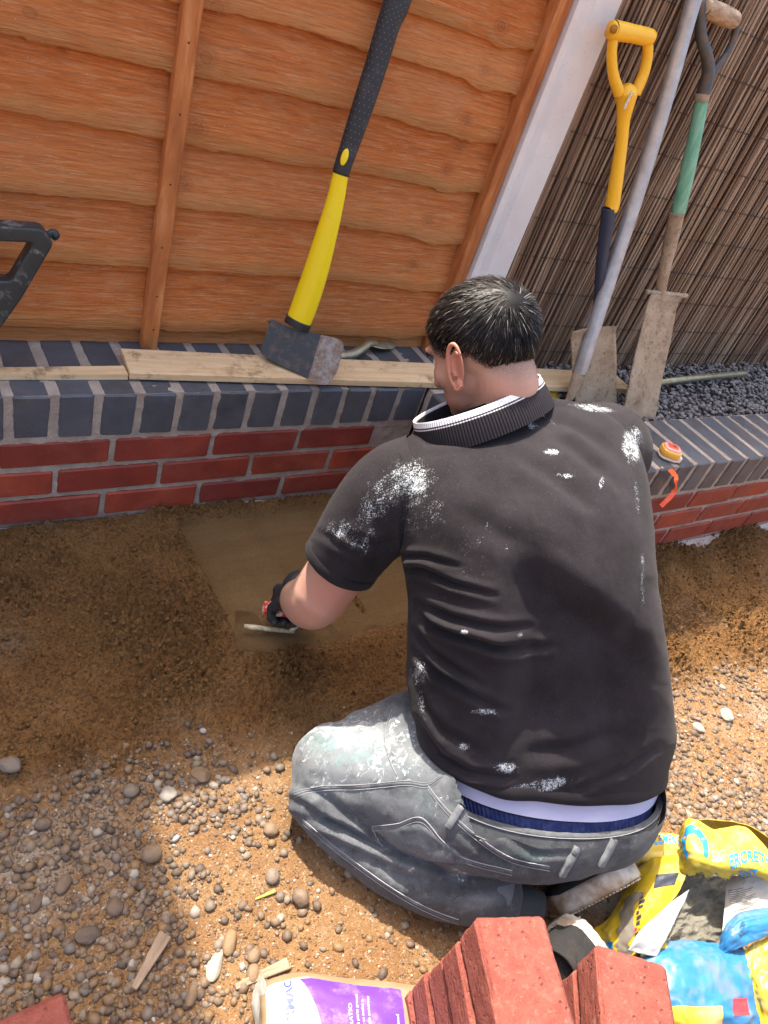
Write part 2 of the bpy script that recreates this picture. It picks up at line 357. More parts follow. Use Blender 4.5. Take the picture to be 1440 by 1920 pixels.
def top_sheet(x0, x1, y0, y1, z=-.003, s=0):
    nx = int((x1-x0)/.007)+2; ny = int((y1-y0)/.007)+2
    A, B = np.meshgrid(np.linspace(x0, x1, nx), np.linspace(y0, y1, ny), indexing='ij')
    return np.stack([A, B, z+.003*(fbm(A*70, B*70, 3, 200+s)-.5)], -1).reshape(-1, 3), grid_faces(nx, ny)
parts.append(top_sheet(-1.0, CX+.2, .0035, .213, -.0012, 1)); parts.append(top_sheet(CX+.003, CX+.212, -.2, 0.001, -.0015, 2)); parts.append(top_sheet(CX+.003, 3.3, -D+.004, -D+.212, -.0022, 3))
for b in ((-1.0, CX+.2, .212, .2128, -.42, -.004), (CX+.211, 3.3, -.1985, -.198, -.42, -.005), (CX+.2108, CX+.2112, -.199, .212, -.42, -.005)): parts.append(box_vf(*b))
V, F = join_vf(parts); me = pym('mortar', V, F, MAT['mortar'], True); part('mortar', me, wall)
# rough footing and squeezed mortar at the base of the right hand wall
k = NT('footing'); c = k.co(); n = k.noise(c, 8, 5, .6)
MAT['footing'] = k.fin(k.ramp(n, [(.35, (.34, .12, .09)), (.5, (.50, .38, .32)), (.7, (.58, .50, .43))]), .95, k.bump(k.noise(c, 70, 5, .7), .004, 1))
def footing(x0, x1, y, zt, zb, s):
    n = int((x1-x0)/.01)+2; A = np.linspace(x0, x1, n); prof = [(0, 0), (.012, -.004), (.026, -.02), (.03, -.05), (.028, -.12)]
    V = []
    for dy, dz in prof:
        jj = (fbm(A*22, A*0+dz*90, 3, s)-.5); V.append(np.stack([A, y-dy-jj*.022*(dy > 0), zt+dz+jj*.012], -1))
    V = np.concatenate(V); return V, grid_faces(len(prof), n)
V, F = join_vf([footing(CX, 3.3, -D+.002, -.336, -.40, 301), footing(-1, CX, .003, -.337, -.4, 305)])
part('footing', pym('footing', V, F, MAT['footing'], True), wall)

# ============================================================ TIMBER FENCE
EDGES = [-.10, .04, .182, .315, .443, .568, .675, .768, .865, .97, 1.08, 1.19, 1.30]
FTOP = 1.17
def slat_mesh(x0, x1, z, h, s, Y=.222):
    n = int((x1-x0)/.006)+2; A = np.linspace(x0, x1, n)
    wav = (.014*(vnoise(A*3.1, A*0+s, 7)-.5)+.006*(vnoise(A*14, A*0+s, 8)-.5)+.003*(vnoise(A*70, A*0, s)-.5))
    dip = .012*np.exp(-((A-.80-.01*math.sin(s))/.045)**2)
    zb = z+wav-dip
    rag = .0030*(vnoise(A*120, A*0, s+3)-.5)-.004*(vnoise(A*9, A*0, s+5) > .72)*(vnoise(A*50, A*0, s+6)-.3)
    prof = [(0, -.008, 0), (.0, -.026, .001), (.003, -.0275, .25), (.024, -.0245, .9), (.031, -.0235, .15), (.07, -.016, 0), (h, -.006, 0)]
    V = []; ed = []
    for t, yy, e in prof:
        zz = zb+t+(rag if t < .01 else 0); 
        if t > .04: zz = z+t+wav*.6
        cup = .003*(vnoise(A*5, A*0+t*30, s+9)-.5); V.append(np.stack([A, Y+yy+cup, zz], -1)); ed.append(np.full(n, {0: 1, .003: 1, .024: .8, .031: .2}.get(t, 0)))
    V = np.concatenate(V); F = grid_faces(len(prof), n)[:, ::-1]
    return mesh_np('slat', V, F, MAT['fence'], False, {'edge': np.concatenate(ed)})
def fence(x0, x1, label, top):
    f = thing('timber_fence', label, 'fence', ((x0+x1)/2, .23, -.1))
    for i, z in enumerate(EDGES):
        if z > top-.05: break
        h = (EDGES[i+1]-z if i+1 < len(EDGES) else .12)+.028
        part('slat', slat_mesh(x0, x1, z, min(h, top-z), i*3+int(x0*7)), f)
    return f
f1 = fence(-1.15, .905, 'orange stained lap timber fence panel with wavy edged boards beside the white post', FTOP)
part('batten', from_box('batten', .099, .134, .178, .203, -.02, FTOP, MAT['batten'], .003, .0008, 3), f1)
part('frame_rail', from_box('frame_rail', .902, .921, .170, .214, -.02, FTOP, MAT['batten'], .003, .0008, 4), f1)
part('frame_rail', from_box('frame_rail', .9225, .946, .180, .225, -.02, FTOP, MAT['batten'], .003, .0008, 5), f1)
part('cap_rail', from_box('cap_rail', -1.15, .985, .185, .245, FTOP+.001, FTOP+.02, MAT['batten'], .003, .0008, 5), f1)
nl = []
for z in (.05, .13, .24, .37, .5, .62, .74, .86): 
    v, f_ = ico(1); nl.append((v*np.array([.0022, .0012, .0022])+np.array([.117+.004*math.sin(z*50), .1775, z]), f_))
MAT['nail'] = NT('rusty_nail').fin((.10, .05, .03), .7, metal=.5)
for v, f_ in nl: part('nail', pym('nail', v, f_, MAT['nail']), f1)
f2 = fence(1.075, 3.9, 'timber fence panel hidden behind the brown reed screen', FTOP)
# concrete post
bm = bmesh.new()
prof = [(.948, .225), (.948, .166), (.966, .164), (.980, .150), (1.054, .150), (1.060, .156), (1.060, .27), (.948, .27)]
vs0 = [bm.verts.new((x, y, -.3)) for x, y in prof]; vs1 = [bm.verts.new((x, y, FTOP+.06)) for x, y in prof]
for i in range(len(prof)): j = (i+1) % len(prof); bm.faces.new((vs0[i], vs0[j], vs1[j], vs1[i]))
bm.faces.new(vs1); bm.faces.new(vs0[::-1]); bmesh.ops.recalc_face_normals(bm, faces=bm.faces)
po = link('fence_post', bm_mesh('fence_post', bm, MAT['concrete'])); tag(po, 'pale concrete fence post between the orange fence and the reed screen', 'post')

# ============================================================ SLATE CHIPS BED + REED SCREEN
k = NT('slate_chip'); r_ = k.attr('rnd'); c = k.co()
col = k.ramp(r_, [(0, (.16, .145, .14)), (.5, (.24, .215, .205)), (.85, (.30, .275, .26)), (1, (.36, .28, .25))])
col = k.mix(k.ramp(k.noise(c, 90, 4, .6), [(.4, 0), (.7, .4)]), col, (.32, .29, .26)); MAT['slate'] = k.fin(col, .75, k.bump(k.noise(c, 200, 3), .001, 1), .3)
def scatter(name, centers, sizes, flat, mat, sub=1, seed=0, sharp=.25, smooth=True, tilt=.5, rnd=None):
    rg = np.random.RandomState(seed); BV, BF = ico(sub); n = len(centers); nv = len(BV)
    # a few deformed variants
    var = []
    for q in range(12):
        d = 1+sharp*(rg.rand(nv, 1)-.5)*2; ax = rg.randn(5, 3); ax /= np.linalg.norm(ax, axis=1)[:, None]; v = BV*d
        for a in ax:                      # planar chops make stones angular
            t = v@a; lim = rg.uniform(.6, .95); v = v-np.clip(t-lim, 0, None)[:, None]*a*(1 if sharp > .12 else .5)
        var.append(v)
    V = np.empty((n, nv, 3), np.float32)
    for i in range(n):
        v = var[i % 12]*np.array([1, rg.uniform(.6, .95), flat*rg.uniform(.75, 1.25)])*sizes[i]
        a = rg.uniform(0, 6.28); tx, ty = rg.uniform(-tilt, tilt, 2)
        ca, sa = math.cos(a), math.sin(a); cx, sx_ = math.cos(tx), math.sin(tx); cy, sy_ = math.cos(ty), math.sin(ty)
        Rm = np.array([[ca, -sa, 0], [sa, ca, 0], [0, 0, 1]]); Rm = np.array([[1, 0, 0], [0, cx, -sx_], [0, sx_, cx]])@np.array([[cy, 0, sy_], [0, 1, 0], [-sy_, 0, cy]])@Rm
        V[i] = v@Rm.T+centers[i]
    F = (BF[None]+(np.arange(n)*nv)[:, None, None]).reshape(-1, 3)
    rv = rg.rand(n) if rnd is None else rnd
    return mesh_np(name, V.reshape(-1, 3), F, mat, smooth, {'rnd': np.repeat(rv, nv)})
rg = np.random.RandomState(3)
# bed of soil under the chips
bx, by = np.meshgrid(np.linspace(CX+.2115, 3.4, 60), np.linspace(-.1975, .25, 12), indexing='ij')
MAT['bed'] = NT('dark_planter_soil').fin((.05, .04, .035), 1)
me = mesh_np('planter_soil', np.stack([bx, by, -.05+0*bx], -1).reshape(-1, 3), grid_faces(60, 12)[:, ::-1], MAT['bed']); tag(link('planter_soil', me), kind='structure')
N = 5200; cx_ = rg.uniform(CX+.225, 3.3, N); cy_ = rg.uniform(-.19, .22, N); lay = rg.uniform(0, 1, N)
cen = np.stack([cx_, cy_, -.045+.026*lay+.006*vnoise(cx_*6, cy_*6)], -1)
me = scatter('slate_chips', cen, rg.uniform(.0065, .0135, N), .42, MAT['slate'], 1, 5, .28, False, .6)
tag(link('slate_chips', me), 'loose dark grey slate chippings filling the planter below the reed screen', 'chippings', kind='stuff')

k = NT('reed'); c = k.co((1, 1, 1), rnd=True); r_ = k.rnd()
b0 = k.ramp(r_, [(0, (.13, .07, .045)), (.3, (.26, .155, .095)), (.7, (.42, .28, .18)), (1, (.58, .42, .29))])
b0 = k.mix(k.ramp(k.noise(k.co((40, 40, 3), rnd=True), 3, 5, .7), [(.4, 0), (.75, .7)]), b0, (.09, .045, .03))
b0 = k.mix(k.ramp(k.noise(k.co((30, 30, 6), rnd=True), 2, 4, .6), [(.6, 0), (.8, .5)]), b0, (.50, .38, .26))
MAT['reed'] = k.fin(b0, .55, k.bump(k.noise(k.co((60, 60, 4), rnd=True), 6, 4), .0008, 1), .4)
MAT['wire'] = NT('dark_wire').fin((.05, .035, .03), .6, metal=.4)
reed = thing('reed_screen', 'brown reed screening of thin upright canes beside the white post', 'screen', (2.2, .16, -.05))
reedm = []
for q in range(7):
    rr = random.Random(q); n = 9; zs = np.linspace(0, 1.22, n)
    pts = [(.004*math.sin(z*3+q)+rr.uniform(-.0015, .0015), rr.uniform(-.0012, .0012), z) for z in zs]
    V, F = tube(pts, [(.0033+.0004*math.sin(q*3))*(1+(.12 if j % 3 == 1 else 0)) for j in range(n)], 6, False); reedm.append(pym('reed', V, F, MAT['reed']))
x = 1.064; nr = 0
while nr < 292 and x < 3.45:
    for lay in (0,):
        o = bpy.data.objects.new('reed', reedm[random.randrange(7)]); COL.objects.link(o); o.parent = reed
        o.location = (x-2.2, .155-.16+random.uniform(-.003, .003), random.uniform(-.01, .006)); lean = random.uniform(-.0025, .0025)
        if random.random() < .06: lean += random.uniform(-.012, .012)
        o.rotation_euler = (random.uniform(-.003, .003), lean, random.uniform(0, 6)); s_ = random.uniform(.75, 1.35); o.scale = (s_, s_, 1)
    x += .0075*random.uniform(.75, 1.25)*(1 if x < 2.0 else 1.2); nr += 1
back = []
x = 1.068
while x < 3.4:
    V, F = tube([(x+random.uniform(-.008, .008), .164, -.05), (x+random.uniform(-.008, .008), .164, 1.17)], random.uniform(.003, .0045), 5, False); back.append((V, F)); x += .0078
V, F = join_vf(back); part('back_reeds', pym('back_reeds', V, F, MAT['reed']), reed)['kind'] = 'stuff'
wires = []
for z in (.02, .11, .215, .315, .42, .525, .63, .735, .84, .94):
    for ph in (0, 1):
        n = 420; xs_ = np.linspace(1.064, 3.42, n); P = np.stack([xs_, .1495+.0016*np.sin(xs_*430+ph*3.14), z+.006*(vnoise(xs_*3, xs_*0, int(z*100)))+.0018*np.sin(xs_*300+ph*3.14)], -1)
        wires.append(tube(P, .0006, 4, False))
V, F = join_vf(wires); part('binding_wire', pym('binding_wire', V, F, MAT['wire']), reed)
# ============================================================ PERSON (kneeling, seen from behind)
def proj(P):
    d = np.asarray(P, float)-CP; z = d@CF
    return 720+FPX*(d@CR)/z, 960-FPX*(d@CU)/z
def cr_interp(A, t):                   # catmull-rom rows of A at parameter t in [0, n-1]
    A = np.asarray(A, float); n = len(A); i = np.clip(np.floor(t).astype(int), 0, n-2); f = (t-i)[:, None]
    p0 = A[np.maximum(i-1, 0)]; p1 = A[i]; p2 = A[i+1]; p3 = A[np.minimum(i+2, n-1)]
    return .5*((2*p1)+(-p0+p2)*f+(2*p0-5*p1+4*p2-p3)*f*f+(-p0+3*p1-3*p2+p3)*f**3)
def seg_dist(px, py, poly):            # distance in pixels to a polyline and position along it
    best = np.full(px.shape, 1e9); bt = np.zeros(px.shape); sgn = np.zeros(px.shape); n = len(poly)-1
    for i in range(n):
        ax, ay = poly[i]; bx, by = poly[i+1]; dx, dy = bx-ax, by-ay; L2 = dx*dx+dy*dy
        t = np.clip(((px-ax)*dx+(py-ay)*dy)/L2, 0, 1); qx = px-ax-t*dx; qy = py-ay-t*dy; d = np.hypot(qx, qy)
        m = d < best; best[m] = d[m]; bt[m] = ((i+t)/n)[m]; sgn[m] = np.sign(dx*qy-dy*qx)[m]
    return best, bt, sgn
def vnormals(V, F):
    n = np.zeros_like(V); a, b, c = V[F[:, 0]], V[F[:, 1]], V[F[:, 2]]; fn = np.cross(b-a, c-a)
    for q in range(F.shape[1]): np.add.at(n, F[:, q], fn)
    return n/np.maximum(np.linalg.norm(n, axis=1)[:, None], 1e-12)
def folds(V, N, flist):                # each fold: polyline, half width px, depth m  (a crease with a raised lip)
    px, py = proj(V); facing = sstep(.0, .25, -(N@CF))
    d_ = np.zeros(len(V))
    for poly, w, dep in flist:
        d, t, s = seg_dist(px, py, poly); e = np.sin(np.pi*np.clip(t*.9+.08, 0, 1))**.7
        d_ += e*dep*(-np.exp(-(d/w)**2)+.85*np.exp(-((d-1.7*w*(s < 0)-1.5*w*(s > 0))/(w*1.1))**2))
    return d_*facing
def blobs(px, py, lst):                # soft elliptical marks: x, y, rx, ry, angle deg, strength
    r = np.zeros(len(px))
    for x, y, rx, ry, a, s in lst:
        a = math.radians(a); dx = px-x; dy = py-y; u = (dx*math.cos(a)+dy*math.sin(a))/rx; v = (-dx*math.sin(a)+dy*math.cos(a))/ry
        r = np.maximum(r, s*np.exp(-(u*u+v*v)**1.5))
    return r

def remesh(name, prims, voxel, smooth_it=6, fac=.6):
    """prims: list of (kind, ...) in world; union by voxel remesh -> V, F"""
    VV = []; FF = []; o = 0; BV, BF = ico(4)
    for p in prims:
        if p[0] == 'e':                # ellipsoid centre, 3x3 axes (columns scaled)
            v = BV@np.array(p[2]).T+np.array(p[1]); f = BF
            VV.append(v); FF += [list(map(int, q+o)) for q in f]; o += len(v)
        else:                          # chain of spheres/cones
            P = np.array(p[1], float); R = np.array(p[2], float); t = np.linspace(0, len(P)-1, (len(P)-1)*8+1)
            Q = cr_interp(np.concatenate([P, R[:, None]], 1), t)
            v, f = tube(Q[:, :3], Q[:, 3], 24, True); VV.append(v); FF += [[int(i)+o for i in q] for q in f]; o += len(v)
            for c, r in ((Q[0, :3], Q[0, 3]), (Q[-1, :3], Q[-1, 3])):
                v = BV*r+c; VV.append(v); FF += [list(map(int, q+o)) for q in BF]; o += len(v)
    me = bpy.data.meshes.new(name); me.from_pydata([tuple(v) for v in np.concatenate(VV)], [], FF); me.update()
    ob = bpy.data.objects.new(name, me); COL.objects.link(ob)
    m = ob.modifiers.new('r', 'REMESH'); m.mode = 'VOXEL'; m.voxel_size = voxel; m.use_smooth_shade = True
    m = ob.modifiers.new('s', 'SMOOTH'); m.factor = fac; m.iterations = smooth_it
    dg = bpy.context.evaluated_depsgraph_get(); e = ob.evaluated_get(dg); r = bpy.data.meshes.new_from_object(e)
    bpy.data.objects.remove(ob); bpy.data.meshes.remove(me)
    V = np.empty(len(r.vertices)*3, np.float32); r.vertices.foreach_get('co', V); V = V.reshape(-1, 3).astype(float)
    r.calc_loop_triangles(); F = np.empty(len(r.loop_triangles)*3, np.int32); r.loop_triangles.foreach_get('vertices', F); F = F.reshape(-1, 3)
    bpy.data.meshes.remove(r); return V, F

person = thing('person', 'kneeling man in a black paint-spattered polo shirt and dirty grey jeans trowelling the sand', 'person', tuple(atZ(900, 1600, -.42)))

# ---- materials
def m_shirt():
    k = NT('black_pique_cotton'); c = k.co(); pa = k.attr('paint'); du = k.attr('dust')
    wv = k.noise(c, 900, 2, .6); n = k.noise(c, 12, 4)
    col = k.mix(k.ramp(n, [(.35, 0), (.7, 1)]), (.014, .0115, .013), (.026, .0215, .025)); col = k.mix(k.ramp(wv, [(.5, 0), (.75, .35)]), col, (.055, .047, .05))
    sp = k.math('ADD', k.math('MULTIPLY', k.noise(k.co(loc=(2, 7, 1)), 420, 3, .75), .55), k.math('MULTIPLY', k.noise(k.co((1, 1, .5), loc=(2, 7, 3), rot=(.3, .5, 0)), 60, 5, .8), .45)); sp2 = k.voro(c, 150)
    th = k.math('ADD', sp, k.math('MULTIPLY', pa, .225)); m = k.ramp(th, [(.66, 0), (.76, .92)])
    col = k.mix(k.math('MULTIPLY', m, k.ramp(pa, [(.05, 0), (.25, 1)])), col, (.62, .66, .68))
    m2 = k.math('MULTIPLY', k.ramp(sp2, [(.03, .8), (.05, 0)]), k.ramp(k.noise(c, 22, 2), [(.5, 0), (.62, .8)])); col = k.mix(m2, col, (.5, .52, .54))
    lint = k.noise(k.co((1, 1, 1), loc=(5, 5, 5)), 700, 1, .5); col = k.mix(k.math('MULTIPLY', k.ramp(lint, [(.68, 0), (.74, .35)]), du), col, (.20, .19, .20))
    return k.fin(col, .85, k.bump(wv, .0008, .8), .12, sheen=.04)
MAT['shirt'] = m_shirt()
def m_denim():
    k = NT('worn_grey_denim'); c = k.co(); pa = k.attr('paint'); fd = k.attr('fade')
    wv = k.noise(k.co((1, 1, 1)), 1100, 2, .6); n = k.noise(c, 14, 5, .6); bl = k.noise(c, 45, 5, .7)
    col = k.mix(k.ramp(n, [(.3, 0), (.7, 1)]), (.040, .043, .049), (.080, .085, .094)); col = k.mix(fd, col, (.24, .255, .27))
    col = k.mix(k.ramp(wv, [(.45, 0), (.7, .3)]), col, (.28, .29, .31)); col = k.mix(k.ramp(bl, [(.54, 0), (.72, .55)]), col, (.30, .30, .31)); col = k.mix(k.ramp(k.noise(k.co((1, 1, 1), loc=(8, 2, 1)), 30, 6, .75), [(.34, .7), (.5, 0)]), col, (.028, .03, .036))
    st = k.noise(k.co((1, 1, .45), rot=(.4, .8, .3), loc=(1, 2, 3)), 75, 5, .75, .8); m = k.math('MULTIPLY', k.ramp(k.math('ADD', st, k.math('MULTIPLY', pa, .17)), [(.64, 0), (.73, .9)]), k.ramp(pa, [(.08, 0), (.3, 1)]))
    tint = k.noise(k.co(loc=(9, 1, 2)), 13, 2); pc = k.ramp(tint, [(.35, (.22, .36, .36)), (.47, (.66, .70, .70)), (.6, (.74, .76, .76)), (.7, (.52, .42, .26))])
    tn = k.noise(k.co(loc=(3, 3, 2)), 9, 2); wash = k.ramp(tn, [(.36, (.12, .24, .22)), (.48, (.32, .35, .36)), (.6, (.30, .31, .30)), (.68, (.38, .30, .18))])
    col = k.mix(k.math('MULTIPLY', pa, .55), col, wash); col = k.mix(m, col, pc)
    return k.fin(col, .85, k.bump(k.math('ADD', wv, k.math('MULTIPLY', bl, .8)), .0008, .8), .2, sheen=.15)
MAT['denim'] = m_denim()
k = NT('skin'); c = k.co(); n = k.noise(c, 16, 4, .6); n2 = k.noise(c, 260, 3, .6); red = k.attr('red'); stub = k.attr('stub')
col = k.mix(k.ramp(n, [(.3, 0), (.7, 1)]), (.60, .33, .235), (.68, .41, .30)); col = k.mix(k.math('MULTIPLY', red, k.ramp(n, [(.3, .5), (.7, 1)])), col, (.62, .20, .13))
col = k.mix(k.ramp(n2, [(.6, 0), (.8, .25)]), col, (.45, .2, .13))
sn = k.noise(c, 900, 2, .6); col = k.mix(k.math('MULTIPLY', stub, k.ramp(sn, [(.38, .25), (.62, .85)])), col, (.13, .085, .07))
MAT['skin'] = k.fin(col, .5, k.bump(k.math('ADD', n2, k.noise(c, 60, 3)), .0006, .6), .4, sss=(.25, (1, .35, .2), .006))
k = NT('hair'); r_ = k.attr('rnd'); col = k.ramp(r_, [(0, (.003, .0026, .0026)), (.7, (.009, .0075, .0068)), (.93, (.05, .042, .038)), (1, (.25, .22, .2))])
MAT['hair'] = k.fin(col, .42, None, .14)

# ---- polo shirt torso -------------------------------------------------
def ring(L, R, zl, zr, A, tn, tf, e=2.2):
    l = at(*L, zl); r = at(*R, zr); C = (l+r)/2; U = (r-l)/2; A = np.array(A, float); A /= np.linalg.norm(A)
    V = np.cross(A, U); V /= np.linalg.norm(V)
    if V@CF > 0: V = -V
    return np.concatenate([C, U, V*tn, -V*tf, [e]])
RS = [ring((782, 1372), (1240, 1414), 1.315, 1.44, (.05, .15, 1), .140, .17),
      ring((766, 1300), (1254, 1352), 1.31, 1.435, (.05, .2, 1), .150, .18),
      ring((766, 1210), (1250, 1310), 1.31, 1.42, (.05, .3, 1), .160, .18),
      ring((768, 1140), (1230, 1205), 1.305, 1.40, (.05, .5, 1), .178, .16),
      ring((756, 1060), (1212, 1100), 1.31, 1.37, (.05, .75, 1), .182, .14),
      ring((738, 970), (1203, 980), 1.30, 1.38, (.05, .95, .9), .165, .12),
      ring((716, 905), (1196, 885), 1.31, 1.40, (.0, 1, .8), .135, .11),
      ring((722, 858), (1172, 812), 1.32, 1.41, (.0, 1, .75), .100, .09, 2.1),
      ring((762, 822), (1112, 768), 1.32, 1.39, (-.05, 1, .8), .070, .075, 2.05),
      ring((812, 796), (1050, 752), 1.31, 1.36, (-.1, 1, .8), .056, .065, 2.0),
      ring((850, 778), (1012, 742), 1.305, 1.34, (-.15, 1, .8), .055, .06, 2.0)]
def loft(RS, t0, t1, nu, nv, inset=0):
    A = cr_interp(np.array(RS), np.linspace(t0, t1, nu)); th = np.linspace(0, 2*np.pi, nv, endpoint=False)
    C, U, Vn, Vf, e = A[:, None, 0:3], A[:, None, 3:6], A[:, None, 6:9], A[:, None, 9:12], A[:, None, 12]
    c, s = np.cos(th)[None], np.sin(th)[None]; cc = np.sign(c)*np.abs(c)**(2/e); ss = np.sign(s)*np.abs(s)**(2/e)
    if inset:
        U = U*(1-inset/np.linalg.norm(U, axis=-1, keepdims=True)); Vn = Vn*(1-inset/np.linalg.norm(Vn, axis=-1, keepdims=True)); Vf = Vf*(1-inset/np.linalg.norm(Vf, axis=-1, keepdims=True))
    P = C+U*cc[..., None]+np.where(s > 0, 1, 0)[..., None]*Vn*ss[..., None]+np.where(s <= 0, 1, 0)[..., None]*Vf*np.abs(ss)[..., None]
    return P.reshape(-1, 3), grid_faces(nu, nv, True)
SHIRT_FOLDS = [([(745, 1042), (800, 1044), (860, 1062)], 6, .006), ([(747, 1068), (790, 1068), (848, 1095), (930, 1118)], 7, .008),
    ([(763, 1108), (802, 1138), (848, 1158), (907, 1173), (1000, 1188)], 8, .009), ([(775, 1130), (810, 1173), (852, 1192), (926, 1214), (1010, 1222)], 8, .009),
    ([(778, 1180), (810, 1220), (852, 1250), (900, 1285)], 8, .008), ([(780, 1215), (820, 1262), (879, 1300), (950, 1338)], 9, .008),
    ([(900, 1212), (987, 1232), (1060, 1228)], 9, .006), ([(782, 1270), (800, 1330), (830, 1370), (900, 1410)], 10, .006), ([(785, 1350), (825, 1417), (879, 1449), (960, 1462)], 9, .007),
    ([(1000, 1425), (1090, 1418), (1200, 1382)], 14, .006), ([(1020, 800), (1095, 860), (1175, 920)], 13, .004), ([(960, 850), (1040, 900), (1120, 962)], 15, .004),
    ([(1000, 780), (1080, 805), (1150, 850)], 12, .004), ([(860, 960), (950, 1010), (1050, 1040)], 22, .003), ([(1090, 1490), (1180, 1450), (1240, 1400)], 8, .004),
    ([(800, 830), (870, 822), (950, 792), (1030, 775)], 9, .004), ([(755, 1050), (762, 1100), (775, 1170)], 7, .006), ([(1212, 1100), (1190, 1180), (1200, 1260)], 16, .004)]
SHIRT_PAINT = [(768, 900, 42, 50, 60, .95), (720, 930, 45, 85, 50, .62), (660, 1005, 65, 35, 20, .60), (1035, 848, 14, 7, 0, 1.4), (998, 798, 12, 7, 30, 1.4), (1060, 892, 18, 6, 10, 1.1), (1128, 905, 5, 14, 10, 1.1),
    (1005, 770, 60, 4, 35, .8), (1205, 1090, 5, 80, 0, .6), (1195, 940, 5, 60, -5, .6), (950, 1440, 32, 12, 0, 1.0), (1010, 1475, 70, 14, -12, 1.15), (905, 1335, 30, 8, 0, .9), (1185, 835, 22, 40, 0, .95), (1110, 765, 45, 8, 8, 1.0),
    (790, 960, 60, 60, 0, .55), (900, 1030, 90, 90, 0, .3), (870, 1185, 8, 5, 0, 1.2), (785, 1260, 16, 45, 0, .72), (790, 1320, 10, 30, -10, .7), (870, 1400, 12, 8, 0, 1.0), (975, 1190, 6, 6, 0, .9)]
def shade_hollow(px, py):  # arch-shaped dent put into the shirt back to make it fall into shade
    u_ = sstep(930, 1010, px)*sstep(1265, 1150, px)*sstep(1010, 1110, py-.765*np.clip(px-1010, 0, None)); return (.036-.024*sstep(1330, 1480, py))*u_
def shirt_finish(name, V, F, extra=0, seed=0):
    N = vnormals(V, F)
    if ((V-V.mean(0))*N).sum() < 0: F = F[:, ::-1]; N = -N
    px, py = proj(V); d = folds(V, N, SHIRT_FOLDS)
    d += .0035*(fbm(px/55+py/160, py/70-px/130, 3, 400+seed)-.5)+.0008*(fbm(px/9, py/9, 2, 410)-.5)
    if seed == 0:
        d = d-shade_hollow(px, py)
    if False:
        u_ = sstep(930, 1010, px)*sstep(1265, 1150, px-.0*py)*sstep(1010+.0*px, 1110, py-.85*np.clip(px-1010, 0, None)*.9); d = d-(.030+.022*sstep(1180, 1480, py))*u_
    V = V+N*d[:, None]; px, py = proj(V)
    front = (N@CF < .15)
    me = mesh_np(name, V, F, MAT['shirt'], True, {'paint': np.minimum(blobs(px, py, SHIRT_PAINT), .84)*front, 'dust': np.clip(.4+.8*fbm(px/90, py/90, 2, 9), 0, 1)})
    return me
V, F = loft(RS, 0, 10, 330, 400)
# hem rolled inward
nv = 400
Vin, _ = loft(RS, 0, 1.2, 40, 400, .007); _n = vnormals(Vin, grid_faces(40, nv, True)); _n = _n if ((Vin-Vin.mean(0))*_n).sum() > 0 else -_n; Vin = Vin-_n*(shade_hollow(*proj(Vin))*((_n@CF) < .1))[:, None]
me = shirt_finish('polo_shirt', V, F)
shirt = part('polo_shirt', me, person)
me = mesh_np('shirt_lining', Vin, grid_faces(40, nv, True), MAT['shirt'], True, {'paint': np.zeros(len(Vin)), 'dust': np.zeros(len(Vin))}); part('hem_lining', me, shirt)
# hem band: folded edge of cloth
A0, _ = loft(RS, 0, .05, 2, 400); ringp = A0[:400]; cen = ringp.mean(0); _o = ringp-cen; _o /= np.linalg.norm(_o, axis=1)[:, None]; ringp = ringp-_o*(shade_hollow(*proj(ringp))*sstep(.25, -.1, _o@CF))[:, None]
nout = (ringp-cen); nout /= np.linalg.norm(nout, axis=1)[:, None]
hv = []
for r_, dz in ((-.006, .004), (-.004, -.003), (.0, -.005), (.0028, -.002), (.003, .010), (.0032, .018), (.0015, .0195), (-.004, .0205)):
    up = (cr_interp(np.array(RS), np.array([.3]))[0, :3]-cr_interp(np.array(RS), np.array([0.]))[0, :3]); up /= np.linalg.norm(up)
    hv.append(ringp+nout*(r_+.0008*np.sin(np.arange(400)*.21)[:, None])+up*dz)
me = mesh_np('hem', np.concatenate(hv), grid_faces(len(hv), 400, True), MAT['shirt'], True); part('hem', me, shirt)

# ---- sleeves
def sleeve(pts, rad, name, flat=1.0, nu=120, nvv=120, seed=1):
    P = np.array([at(*p) for p in pts]); R = np.array(rad); t = np.linspace(0, len(P)-1, nu); Q = cr_interp(np.concatenate([P, R[:, None]], 1), t)
    V, F = tube(Q[:, :3], Q[:, 3], nvv, False); F = np.array(F)
    # turned hem at the cuff
    last = V[-nvv:]; c = last.mean(0); ax = Q[-1, :3]-Q[-3, :3]; ax /= np.linalg.norm(ax); o = last-c; o /= np.linalg.norm(o, axis=1)[:, None]
    ext = [last+o*.0022-ax*.020, last+o*.0030-ax*.018, last+o*.003, last+o*.0015+ax*.002, last-o*.003+ax*.001, last-o*.006-ax*.03]
    V = np.concatenate([V[:-nvv]]+ext); F = grid_faces(len(V)//nvv, nvv, True)
    return V, F
V, F = sleeve([(800, 900, 1.315), (745, 925, 1.325), (690, 980, 1.345), (655, 1030, 1.365), (638, 1056, 1.38)], [.085, .088, .080, .073, .069], 'sleeve')
SHIRT_FOLDS2 = SHIRT_FOLDS
SHIRT_FOLDS = [([(748, 860), (752, 950), (756, 1045)], 5, .004), ([(700, 960), (720, 1010), (700, 1060)], 12, .006), ([(640, 1000), (690, 1020), (740, 1020)], 10, .004), ([(600, 1000), (650, 1030), (700, 1050)], 8, .003), ([(730, 960), (735, 1010), (725, 1050)], 9, .005)]
part('sleeve', shirt_finish('sleeve', V, F, seed=3), shirt)
SHIRT_FOLDS = [([(1185, 800), (1190, 840), (1190, 890)], 6, .003)]
V, F = sleeve([(1085, 850, 1.41), (1125, 840, 1.44), (1140, 850, 1.50), (1132, 880, 1.58), (1120, 905, 1.63)], [.085, .088, .085, .078, .074], 'sleeve')
